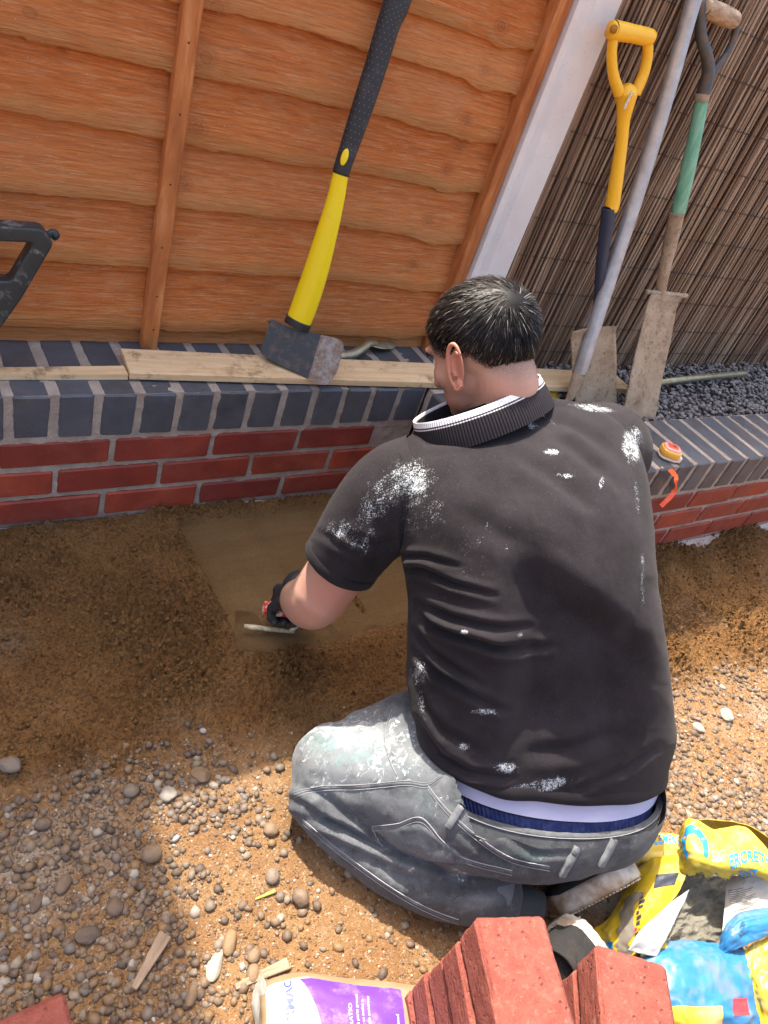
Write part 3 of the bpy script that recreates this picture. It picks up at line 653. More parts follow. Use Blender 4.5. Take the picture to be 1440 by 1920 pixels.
part('sleeve', shirt_finish('sleeve', V, F, seed=5), shirt)

# ---- collar: ribbed stand with white tipping
k = NT('ribbed_black_collar'); c = k.attr('ribu'); wv = k.n('ShaderNodeMath', operation='SINE'); k.l(k.math('MULTIPLY', c, 900.0), wv.inputs[0])
t_ = k.attr('tip'); col = k.mix(t_, (.018, .015, .018), (.72, .70, .74)); MAT['collar'] = k.fin(col, .85, k.bump(wv.outputs[0], .0009, .8), .2)
CPX = [(780, 812), (830, 790), (880, 765), (930, 738), (975, 722), (1005, 722)]   # top edge seen in the picture
def collar():
    n = 160; a = np.linspace(0, 2*np.pi, n, endpoint=False)
    cl = at(905, 770, 1.30); U = (at(1016, 728, 1.34)-at(784, 822, 1.30))/2; C = (at(1016, 728, 1.34)+at(784, 822, 1.30))/2
    ax = np.array([-.15, .55, .85]); ax = ax-U*(ax@U)/(U@U); ax /= np.linalg.norm(ax); Vd = np.cross(ax, U); Vd /= np.linalg.norm(Vd); Vd *= -1 if Vd@CF > 0 else 1
    rows = []; tip = []; rib = []
    prof = [(1.07, .097, -.026), (1.05, .095, -.008), (1.02, .091, .010), (.99, .086, .024), (.985, .083, .0275), (.975, .0825, .0280), (.955, .081, .024), (.94, .080, .0), (.94, .080, -.03)]
    for q, (sc, tn, h) in enumerate(prof):
        nd = np.where(np.sin(a) > 0, tn, .075*sc); P = C+U*sc*np.cos(a)[:, None]+Vd*(nd*np.sin(a))[:, None]+ax*h
        rows.append(P); tip.append(np.full(n, 1. if q in (4, 5) else (.0))); rib.append(a/6.283)
    # refine rows for crisp tipping
    R = np.concatenate(rows); return R, len(prof), n, np.concatenate(tip), np.concatenate(rib)
CR_, a_, b_, tip, rib = collar()
T = np.linspace(0, a_-1, 90); A = cr_interp(CR_.reshape(a_, b_*3), T).reshape(-1, 3)
tt = np.repeat(((T > 2.25) & (T < 2.38)) | ((T > 2.52) & (T < 6.1)), b_).astype(float)
me = mesh_np('collar', A, grid_faces(90, b_, True), MAT['collar'], True, {'tip': tt, 'ribu': np.tile(np.arange(b_)/b_, 90)}); part('collar', me, shirt)

# ---- undershirt band and shorts band
RP = [ring((870, 1600), (1180, 1590), 1.31, 1.41, (.0, .1, 1), .095, .15),
      ring((812, 1500), (1215, 1505), 1.315, 1.43, (.02, .12, 1), .116, .16),
      ring((800, 1440), (1226, 1468), 1.315, 1.44, (.05, .15, 1), .117, .165), ring((782, 1372), (1240, 1438), 1.315, 1.44, (.05, .15, 1), .120, .17), ring((766, 1300), (1254, 1375), 1.31, 1.435, (.05, .2, 1), .128, .18)]
MAT['white_tee'] = (lambda k: k.fin((.60, .56, .72), .9, k.bump(k.noise(k.co(), 60, 3), .001, .6)))(NT('white_undershirt'))
k = NT('blue_shorts'); c = k.attr('ribu'); wv = k.n('ShaderNodeMath', operation='SINE'); k.l(k.math('MULTIPLY', c, 900.0), wv.inputs[0])
col = k.mix(k.attr('tip'), k.mix(k.ramp(k.noise(k.co(), 90, 3), [(.4, 0), (.7, 1)]), (.022, .032, .115), (.05, .065, .19)), (.012, .012, .016)); MAT['shorts'] = k.fin(col, .8, k.bump(wv.outputs[0], .0018, .8), .2)
for nm, t0, t1, ins, mt in (('undershirt', 2.28, 3.6, .006, 'white_tee'), ('shorts', .6, 2.6, .0085, 'shorts')):
    nu = 80; V, F = loft(RP, t0, t1, nu, 360, ins); T = np.linspace(t0, t1, nu)
    # the cloth shows deeper on the right hand side, where the shirt has ridden up
    th = np.tile(np.linspace(0, 2*np.pi, 360, endpoint=False), nu); V = V+np.outer(np.cos(th)*0, CU)
    if nm == 'undershirt': V[:, 2] -= 0
    N = vnormals(V, F); px, py = proj(V); V = V+N*(.003*(fbm(px/40, py/25, 3, 77 if nm == 'shorts' else 5)-.5))[:, None]
    me = mesh_np(nm, V, F, MAT[mt], True, {'ribu': th/6.283, 'tip': np.repeat((T > 2.18).astype(float), 360)}); part(nm, me, person)

# ---- jeans
def A3(x, y, Z): return atZ(x, y, Z)
hipL = at(872, 1500, 1.335); hipR = at(1120, 1520, 1.40); kneeL = at(630, 1440, 1.405); 
prims = [('c', [at(1010, 1500, 1.355), at(1000, 1480, 1.36)], [.12, .125]),
         ('c', [hipL, at(790, 1470, 1.36), at(700, 1445, 1.385), kneeL], [.118, .112, .098, .084]),
         ('c', [at(900, 1420, 1.36), at(800, 1380, 1.39), at(690, 1395, 1.42)], [.09, .088, .066]),
         ('c', [hipR, at(1140, 1490, 1.42), at(1130, 1420, 1.52), at(1110, 1360, 1.62)], [.105, .105, .095, .08]),
         ('c', [hipL, at(1000, 1540, 1.34), hipR], [.104, .104, .098]),
         ('c', [at(604, 1495, 1.375), at(690, 1570, 1.375), at(770, 1618, 1.36), at(850, 1655, 1.345), at(930, 1682, 1.345)], [.060, .068, .072, .066, .052]),
         ('c', [at(1110, 1360, 1.66), at(1120, 1460, 1.54), at(1130, 1560, 1.45), at(1130, 1610, 1.42)], [.06, .06, .056, .048])]
V, F = remesh('jeans', prims, .0055, 10, .7)
# flatten where it rests on the ground
gl = ground_z(V[:, 0], V[:, 1])[0]; V[:, 2] = np.where(V[:, 2] < gl+.004, gl+.004-(gl+.004-V[:, 2])*.15, V[:, 2])
# cut away above the waistband
wc = cr_interp(np.array(RP), np.array([1.9]))[0]; wn_ = np.array([.05, .22, 1.0]); wn_ /= np.linalg.norm(wn_)
N = vnormals(V, F); px, py = proj(V)
JF = [([(560, 1530), (640, 1548), (720, 1590)], 8, .008), ([(552, 1500), (600, 1530), (690, 1580), (800, 1620), (880, 1640)], 9, .010), ([(560, 1475), (620, 1500), (660, 1540)], 9, .005), ([(600, 1560), (680, 1600), (760, 1650), (830, 1700)], 12, .006),
      ([(740, 1640), (800, 1650), (860, 1690)], 12, .007), ([(820, 1640), (870, 1670), (930, 1670)], 10, .006), ([(730, 1320), (722, 1380), (735, 1450)], 7, .0025), ([(700, 1560), (760, 1590), (830, 1620)], 8, .004), ([(770, 1680), (830, 1672), (900, 1700)], 9, .005),
      ([(930, 1560), (1000, 1600), (1090, 1605)], 7, .004), ([(860, 1560), (930, 1610), (1000, 1630)], 8, .004)]
d = folds(V, N, JF)+.006*(fbm(px/50, py/38, 3, 700)-.5)+.0015*(fbm(px/14, py/14, 2, 701)-.5)
V = V+N*d[:, None]; px, py = proj(V)
JP = [(660, 1390, 130, 75, 20, .95), (640, 1380, 70, 45, 0, 1.05), (780, 1400, 30, 50, 0, .8), (650, 1470, 90, 30, 0, .6), (830, 1520, 70, 40, 30, .35), (1010, 1610, 90, 20, 0, .35), (860, 1640, 20, 20, 0, .6), (780, 1620, 30, 20, 0, .4)]
FD = [(660, 1400, 120, 90, 0, 1.0), (800, 1420, 60, 60, 0, .7), (760, 1510, 120, 30, 10, .5), (700, 1600, 140, 30, 33, .45), (900, 1690, 40, 16, -10, .6), (860, 1540, 80, 25, 30, .25)]
me = mesh_np('jeans', V, F, MAT['denim'], True, {'paint': blobs(px, py, JP), 'fade': blobs(px, py, FD)})
bm = bmesh.new(); bm.from_mesh(me)
bmesh.ops.bisect_plane(bm, geom=bm.verts[:]+bm.edges[:]+bm.faces[:], plane_co=tuple(wc[:3]), plane_no=tuple(wn_), clear_outer=False)
kill = [f for f in bm.faces if (f.calc_center_median()-Vector(wc[:3])).dot(Vector(wn_)) > 0 and (np.linalg.norm((np.array(f.calc_center_median())-wc[:3])*np.array([1, 1, 0])) < .22)]
bmesh.ops.delete(bm, geom=kill, context='FACES'); bm.to_mesh(me); bm.free()
jeans = part('jeans', me, person)
# surface strips laid over the cloth: cast the picture outline on to the jeans
from mathutils.bvhtree import BVHTree
def bvh_of(V, F): return BVHTree.FromPolygons([tuple(v) for v in V], [tuple(map(int, f)) for f in F])
def cast(bvh, x, y):
    d = Vector(ray(x, y)).normalized(); h = bvh.ray_cast(Vector(CP), d); return h[0], h[1]
def resample(poly, n):
    P = np.array(poly, float); s = np.concatenate([[0], np.cumsum(np.linalg.norm(np.diff(P, axis=0), axis=1))]); q = np.linspace(0, s[-1], n*4)
    t = np.interp(q, s, np.arange(len(P))); C = cr_interp(P, t); s = np.concatenate([[0], np.cumsum(np.linalg.norm(np.diff(C, axis=0), axis=1))])
    u = np.linspace(0, s[-1], n); return np.stack([np.interp(u, s, C[:, k]) for k in range(P.shape[1])], 1)
def strip_on(bvh, poly, w, h, n=60, name='seam', mat=None, parent=None, off=0, rnd=0, attrs=None):
    P = resample(poly, n); pts = []; nn = []
    for x, y in P:
        p, nrm = cast(bvh, x, y)
        if p is None: continue
        pts.append(np.array(p)); nn.append(np.array(nrm))
    if len(pts) < 3: return None
    pts = np.array(pts); nn = np.array(nn); T = np.gradient(pts, axis=0); T /= np.linalg.norm(T, axis=1)[:, None]; B = np.cross(nn, T); B /= np.linalg.norm(B, axis=1)[:, None]
    prof = [(-.5, -.3), (-.5, .7), (-.4, 1), (.4, 1), (.5, .7), (.5, -.3)]
    V = np.concatenate([pts+B*(a*w)+nn*(b*h+off) for a, b in prof]); F = grid_faces(len(prof), len(pts))
    me = mesh_np(name, V, F[:, ::-1], mat, True, attrs and {k_: np.full(len(V), v_) for k_, v_ in attrs.items()}); return part(name, me, parent)
jb = bvh_of(V, F)
# waistband: its own ring of denim
nu = 14; Vw = []; A = cr_interp(np.array(RP), np.linspace(1.28, 1.93, nu))
V1, F1 = loft(RP, 1.28, 1.93, nu, 360, -.006); N1 = vnormals(V1, F1); Vi, _ = loft(RP, 1.93, 1.5, 4, 360, .002)
Vt = np.concatenate([V1, Vi]); px, py = proj(Vt); Vt = Vt+.0012*(fbm(px/18, py/18, 2, 31)[:, None]-.5)
F1 = grid_faces(nu+4, 360, True)
me = mesh_np('waistband', Vt, F1, MAT['denim'], True, {'paint': blobs(px, py, JP), 'fade': .05+.35*fbm(px/30, py/30, 2, 3)}); part('waistband', me, jeans)
MAT['stitch'] = NT('grey_stitching').fin((.27, .27, .28), 1, None, .0)
# ---- head in its own frame: +X face, +Y left ear side, +Z crown
HC = at(906, 650, 1.30)
def cam2w(v): return CR*v[0]+CU*v[1]+CF*v[2]
Fh = cam2w((-.73, -.14, .67)); Fh /= np.linalg.norm(Fh); Uh = cam2w((-.13, .95, -.22)); Uh -= Fh*(Uh@Fh); Uh /= np.linalg.norm(Uh); Lh = np.cross(Uh, Fh)
HB = np.stack([Fh, Lh, Uh], 1)            # columns
def h2w(P): return np.asarray(P)@HB.T+HC
def ell(c, r, rot=None): 
    m = HB@np.diag(r) if rot is None else HB@rot@np.diag(r); return ('e', h2w(c), m)
def ry(a): c, s = math.cos(a), math.sin(a); return np.array([[c, 0, s], [0, 1, 0], [-s, 0, c]])
neck0 = at(900, 812, 1.405); 
head = [ell((-.006, 0, .018), (.099, .079, .088)), ell((.030, 0, -.020), (.066, .066, .080)), ell((.045, 0, -.068), (.050, .050, .042)), ell((.074, 0, -.090), (.022, .026, .020)),
        ell((-.034, 0, -.02), (.049, .058, .055)), ell((.088, 0, .022), (.012, .045, .012)), ell((.100, 0, -.020), (.016, .010, .024), ry(-.35)), ell((.107, 0, -.036), (.011, .016, .010)),
        ell((.088, 0, -.064), (.012, .024, .006)), ell((.086, 0, -.073), (.012, .021, .007)), ell((.060, .045, -.028), (.022, .018, .024)), ell((.060, -.045, -.028), (.022, .018, .024)),
        ('c', [h2w((-.024, 0, -.045)), h2w((-.022, 0, -.085)), (h2w((-.02, 0, -.10))+neck0)/2, neck0], [.056, .054, .050, .052])]
shL = at(770, 905, 1.33); shR = at(1105, 850, 1.42)
torso = [('c', [at(905, 1450, 1.40), at(1110, 1480, 1.44)], [.085, .085]), ('c', [at(1010, 1440, 1.42), at(1000, 1250, 1.41), at(975, 1080, 1.37)], [.095, .105, .10]),
         ('c', [at(900, 1080, 1.33), at(1070, 1080, 1.36)], [.105, .105]), ('c', [shL, at(940, 900, 1.35), shR], [.062, .085, .062]), ('c', [at(950, 950, 1.33), neck0], [.09, .06])]
armL = [('c', [shL, at(690, 985, 1.355), at(640, 1060, 1.39), at(603, 1112, 1.425)], [.062, .060, .056, .0560]),
        ('c', [at(603, 1112, 1.425), at(585, 1128, 1.455), at(566, 1124, 1.51), at(556, 1119, 1.555), at(550, 1118, 1.580)], [.0565, .0545, .045, .034, .028])]
rest = np.array([.80, -.42, .035])
armR = [('c', [shR, at(1135, 860, 1.52), at(1125, 900, 1.60)], [.060, .056, .050]), ('c', [at(1125, 900, 1.60), at(1050, 960, 1.66), at(985, 1010, 1.70)], [.048, .042, .028])]
legs = [('c', [at(900, 1490, 1.37), at(780, 1455, 1.385), at(640, 1440, 1.41)], [.085, .075, .058]), ('c', [at(620, 1500, 1.385), at(770, 1610, 1.365), at(930, 1680, 1.35)], [.045, .048, .036]),
        ('c', [at(1110, 1500, 1.42), at(1125, 1420, 1.53), at(1110, 1360, 1.64)], [.075, .068, .055]), ('c', [at(1110, 1360, 1.66), at(1125, 1480, 1.53), at(1125, 1600, 1.43)], [.045, .045, .036])]
V, F = remesh('body', head+torso+armL+armR+legs, .0042, 5, .55)
N = vnormals(V, F); Hl = (V-HC)@HB
# eye sockets, lids, nostril side creases
def dent(c, r, d):
    q = np.linalg.norm((Hl-np.array(c))/np.array(r), axis=1); return -d*np.exp(-q*q)
dd = dent((.098, .030, -.002), (.02, .014, .010), .009)+dent((.098, -.030, -.002), (.02, .014, .010), .009)+dent((.105, 0, -.0685), (.02, .024, .0022), .003)
px, py = proj(V); arm = blobs(px, py, [(600, 1110, 95, 80, 0, 1)])
dd += .0012*(fbm(px/14, py/14, 3, 800)-.5)*arm
V = V+N*dd[:, None]; Hl = (V-HC)@HB
stub = np.clip(sstep(-.02, -.05, Hl[:, 2])*sstep(.0, .04, Hl[:, 0])*(Hl[:, 2] > -.13), 0, 1)*.55
# clippered fade at the sides and nape
fz = Hl[:, 2]+.35*Hl[:, 0]
fade_l = sstep(-.070, -.015, Hl[:, 2]-.25*Hl[:, 0]*(Hl[:, 0] < 0)+0*fz)*sstep(.075, .045, Hl[:, 0])*(np.linalg.norm(Hl, axis=1) < .16)
nape = sstep(-.100, -.055, Hl[:, 2])*sstep(.0, -.03, Hl[:, 0])*(np.linalg.norm(Hl, axis=1) < .16)*.85
_zl = np.interp(Hl[:, 0], [-.11, -.07, -.040, -.015, .03, .055, .075, .10], [-.072, -.066, -.040, -.006, .004, .018, .050, .10])
stub = np.maximum(stub, sstep(-.030, .012, Hl[:, 2]-_zl)*(np.linalg.norm(Hl, axis=1) < .16)*(Hl[:, 0] < .085)*.95*sstep(1.0, .99, np.exp(-((Hl/np.linalg.norm(Hl, axis=1)[:, None]-cam2w((.42, .40, -.80))@HB)**2).sum(1)/.02)*1.4))
red = np.clip(blobs(px, py, [(620, 1120, 50, 40, 30, .8), (575, 1150, 40, 25, 0, .5), (830, 760, 50, 50, 0, .6), (930, 735, 60, 30, 0, .35)]), 0, 1)
me = mesh_np('body', V, F, MAT['skin'], True, {'stub': stub, 'red': red}); body = part('body', me, person)
# ears
MATear = MAT['skin']
def ear(sd_):
    n = 34; t = np.linspace(-.25, 1.18, n)*np.pi*1.28+.5; pts = []
    # helix curve in (forward, up) plane of the ear, then tilted out from the skull
    out = []; ES = 1.22
    for k in range(n):
        s = k/(n-1); a = 2.75-s*4.9; rr = .0175*(1+.0*s); x = math.cos(a)*rr*(.95); z = math.sin(a)*.030+(-.004 if s > .8 else 0)
        out.append((x-.002*math.sin(a), .011+.006*math.sin(math.pi*s)-.003*math.cos(a), z))
    def tow(p): 
        x, y, z = p; x *= 1.0; z *= 1.15; lean = -.14*z; return h2w((x+.006+lean, sd_*(.0755+y-.25*(x)), z-.022))
    hel = [tow(p) for p in out]; V1, F1 = tube(hel, [.0020+.0022*math.sin(math.pi*min(1, (k+3)/n)) for k in range(n)], 10)
    inner = [tow((p[0]*.55-.001, p[1]-.003, p[2]*.6)) for p in out[3:-8]]; V2, F2 = tube(inner, .0028, 8)
    lob = ('e', tow((.001, .009, -.027)), HB@np.diag((.0085, .0045, .010)))
    # concha dish
    BV, BF = ico(2); dish = (BV*np.array([.0155, .0035, .027])); dish = np.array([tow((p[0]-.001, .005+p[1]+.10*abs(p[0])+.12*max(0, -p[0]), p[2])) for p in dish])
    lb = BV@lob[2].T+lob[1]; tr = np.array([tow((p[0]*.0045+.0125, p[1]*.003+.004, p[2]*.006-.004)) for p in BV])
    V, F = join_vf([(V1, F1), (V2, F2), (dish, BF), (lb, BF), (tr, BF)])
    me = pym('ear', V, F, MATear); ob = bpy.data.objects.new('e', me); COL.objects.link(ob)
    m = ob.modifiers.new('r', 'REMESH'); m.mode = 'VOXEL'; m.voxel_size = .0014; m = ob.modifiers.new('s', 'SMOOTH'); m.factor = .6; m.iterations = 5
    e = ob.evaluated_get(bpy.context.evaluated_depsgraph_get()); r = bpy.data.meshes.new_from_object(e); bpy.data.objects.remove(ob)
    r.polygons.foreach_set('use_smooth', np.ones(len(r.polygons), bool)); r.materials.clear(); r.materials.append(MATear)
    a = r.attributes.new('red', 'FLOAT', 'POINT'); a.data.foreach_set('value', np.full(len(r.vertices), .8, np.float32)); part('ear', r, body)
ear(1); ear(-1)
MAT['eye'] = NT('eye').fin((.55, .5, .48), .15)
for s in (1, -1):
    BV, BF = ico(3); part('eye', pym('eye', h2w(BV*.0115+np.array([.0755, s*.030, -.002])), BF, MAT['eye']), body)
# ---- hair
hb = []
WH = cam2w((.42, .40, -.80))@HB; WH /= np.linalg.norm(WH)           # crown whorl
rg = np.random.RandomState(11)
def scalp(d): # point on skull in direction d
    r = 1/np.sqrt((d[:, 0]/.1005)**2+(d[:, 1]/.0805)**2+(d[:, 2]/.0895)**2); return d*r[:, None]+np.array([-.006, 0, .018])
n = 42000; d = rg.randn(n, 3); d /= np.linalg.norm(d, axis=1)[:, None]; P = scalp(d)
def zline(x): return np.interp(x, [-.11, -.07, -.040, -.015, .03, .055, .075, .10], [-.072, -.066, -.040, -.006, .004, .018, .050, .10])   # lower hairline: nape low, rising at the temple
zrel = P[:, 2]
keep = (zrel > -.038-.50*np.clip(-P[:, 0]-.02, 0, .06)+.9*np.clip(P[:, 0]-.010, 0, 1)) & (P[:, 0] < .083-.25*np.abs(P[:, 1]))
ear_cut = (np.abs(P[:, 1]) > .05) & (P[:, 2] < -.002+.4*np.clip(P[:, 0]+.02, 0, 1)) & (P[:, 0] > -.025)
keep &= ~ear_cut
near = np.linalg.norm(d-WH, axis=1); keep &= (near > .16) | (rg.rand(n) < .30)
keep = (P[:, 2] > zline(P[:, 0])-.012+.010*rg.rand(n)) & ((near > .09) | (rg.rand(n) < .6)); zz_ = P[:, 2]-zline(P[:, 0])
front_thin = (near < .55) & (rg.rand(n) < .30*np.exp(-((near-.2)/.2)**2)); keep &= ~front_thin
P = P[keep]; d = d[keep]; near = near[keep]; zz_ = zz_[keep]; n = len(P)
nrm = d/np.array([.1005, .0805, .0895])**2; nrm /= np.linalg.norm(nrm, axis=1)[:, None]
rad = d-WH; rad -= nrm*(rad*nrm).sum(1)[:, None]; rad /= np.linalg.norm(rad, axis=1)[:, None]+1e-9
sw = np.cross(nrm, rad); swirl = np.exp(-near/.5)*.9
tdir = rad+sw*swirl[:, None]+rg.randn(n, 3)*.09; tdir /= np.linalg.norm(tdir, axis=1)[:, None]
ln = .0022+.027*sstep(-.004, .060, zz_); ln = ln*rg.uniform(.6, 1.15, n)
lift = .05+.13*sstep(.0, .05, P[:, 2]); lift *= rg.uniform(.6, 1.6, n)
clump = (fbm(P[:, 0]*260+P[:, 2]*150, P[:, 1]*260-P[:, 2]*90, 2, 5)-.5); tdir += sw*clump[:, None]*.7
wd = np.cross(nrm, tdir); wd /= np.linalg.norm(wd, axis=1)[:, None]; w = rg.uniform(.00035, .0007, n)[:, None]
seg = []
for k, (s, hgt, ww) in enumerate(((0, 0, 1), (.4, .62, .95), (.75, .9, .7), (1.0, .85, .12))):
    c = P+tdir*(ln*s)[:, None]+nrm*(ln*lift*hgt+.0008)[:, None]; c = c-nrm*((ln*s)**2/.19)[:, None]
    seg += [c-wd*w*ww, c+wd*w*ww]
S = np.stack(seg, 1).reshape(-1, 3); base = (np.arange(n)*8)[:, None]
F = np.concatenate([base+np.array([[0, 1, 3, 2]]), base+np.array([[2, 3, 5, 4]]), base+np.array([[4, 5, 7, 6]])])
r = rg.rand(n); V1 = h2w(S)
# dense under layer hugging the skull, thinning to the fade
BV, BF = ico(5); Pc = scalp(BV)+0; kz = Pc[:, 2]-.012+.0*Pc[:, 0]; kz = kz+.014*(vnoise(BV[:, 0]*30, BV[:, 1]*30+BV[:, 2]*20, 4)-.5)-.006; okv = (Pc[:, 2] > zline(Pc[:, 0])+.010+.010*(vnoise(BV[:, 0]*40, BV[:, 1]*40+BV[:, 2]*30, 9)-.5)) & (Pc[:, 0] < .09)
okv_ = (kz > -.9*np.clip(-Pc[:, 0]-.0, 0, 1)*.35+.7*np.clip(Pc[:, 0]-.01, 0, 1)) & (Pc[:, 0] < .076-.25*np.abs(Pc[:, 1])) & (np.linalg.norm(BV-WH, axis=1) > .22)
nc = BV/np.array([.1005, .0805, .0895])**2; nc /= np.linalg.norm(nc, axis=1)[:, None]
Pc = Pc+nc*(.0035*sstep(0, .04, Pc[:, 2])+.0006)[:, None]; Fc = BF[okv[BF].all(1)]
V, Fq = V1, F
Fall = np.concatenate([F, np.concatenate([Fc+len(V1), Fc[:, 2:3]+len(V1)], 1)])
me = bpy.data.meshes.new('hair'); me.from_pydata([], [], [])
rv = np.concatenate([np.repeat(r, 8), np.zeros(len(Pc))]); VA = np.concatenate([V1, h2w(Pc)])
me = mesh_np('hair', VA[:len(V1)], F, MAT['hair'], True, {'rnd': np.repeat(r, 8)}); hair = part('hair', me, body)
me = mesh_np('under_hair', h2w(Pc), Fc, MAT['hair'], True, {'rnd': np.zeros(len(Pc))}); part('under_hair', me, body)
# eyebrows
nb = 260; s_ = rg.rand(nb)*2-1; side = np.sign(rg.rand(nb)-.5); b0 = np.stack([.0985-.018*np.abs(s_*.5+.5)**2, side*(.030+.020*s_), .017+.002*rg.randn(nb)-.004*s_**2], 1)
bd = np.stack([-.25+0*s_, side, .15+0*s_], 1)*.007; V = h2w(np.stack([b0, b0+np.array([0, 0, .0012]), b0+bd], 1).reshape(-1, 3)); F = np.arange(nb*3).reshape(-1, 3)
me = mesh_np('eyebrows', V, F, MAT['hair'], False, {'rnd': np.zeros(len(V))}); part('eyebrows', me, body)['kind'] = 'stuff'

# ---- gloves (a palm, four bent fingers and a thumb closed round the trowel grip)
k = NT('black_work_glove'); c = k.co(); n1 = k.noise(c, 55, 4); MAT['glove'] = k.fin(k.mix(k.ramp(n1, [(.45, 0), (.75, .6)]), (.018, .019, .022), (.06, .058, .055)), .55, k.bump(k.noise(c, 240, 4, .7), .0012, .8), .4)
GA = at(492, 1139, 1.625); GB = at(535, 1150, 1.70)                     # grip axis: red butt end -> towards the blade
def glove(wr, kn, grip_c, gax, name, parent, r=.0165, seed=0, palm=.040):
    gax = gax/np.linalg.norm(gax); toG = grip_c-wr; fw = toG-gax*(toG@gax); fw /= np.linalg.norm(fw)
    top = np.cross(gax, fw); top = top if top[2] > 0 else -top
    prims = [('c', [wr-fw*.045, wr, wr+fw*.02], [.034, .030, .031])]
    # back of hand: a row of metacarpals arriving above the grip
    off = [-.031, -.0105, .0105, .031]; L = [(.040, .026, .020), (.044, .030, .022), (.042, .028, .021), (.034, .022, .018)]
    for o, (a, b, c_) in zip(off, L):
        k0 = grip_c+gax*o*1.02-fw*.020+top*.026; prims.append(('c', [wr+gax*o*.6+top*.002, (wr+gax*o*.9+k0)/2+top*.010, k0], [.0150, .0145, .0115]))
        k1 = grip_c+gax*o+fw*.012+top*(.0275); k2 = grip_c+gax*o+fw*.0280-top*.003; k3 = grip_c+gax*o+fw*.010-top*.0265
        prims.append(('c', [k0, k1], [.0113, .0108])); prims.append(('c', [k1, k2], [.0106, .0098])); prims.append(('c', [k2, k3], [.0096, .0082]))
    t0 = wr-gax*.018-top*.004+fw*.012; t1 = grip_c-gax*.043-fw*.016-top*.008; t2 = grip_c-gax*.040+fw*.008-top*.020
    prims += [('c', [t0, t1], [.0155, .0120]), ('c', [t1, t2], [.0118, .0096]), ('c', [wr, grip_c-fw*.030+top*.004], [.028, .022])]
    V, F = remesh(name, prims, .0024, 4, .55); N = vnormals(V, F); V = V+N*(.0012*(fbm(V[:, 0]*70, V[:, 1]*70+V[:, 2]*60, 3, 5)-.5))[:, None]
    part(name, mesh_np(name, V, F, MAT['glove'], True), parent)
gc = (GA*.35+GB*.65); _ga = atZ(493, 1139, -.300); _gd = atZ(600, 1152, -.302)-_ga; _gd /= np.linalg.norm(_gd); glove(at(550, 1118, 1.580), None, _ga+_gd*.060, _gd, 'glove', person)
gr2 = at(940, 1040, 1.73); glove(at(985, 1010, 1.70), None, gr2, np.array([.9, .1, 0]), 'glove', person)
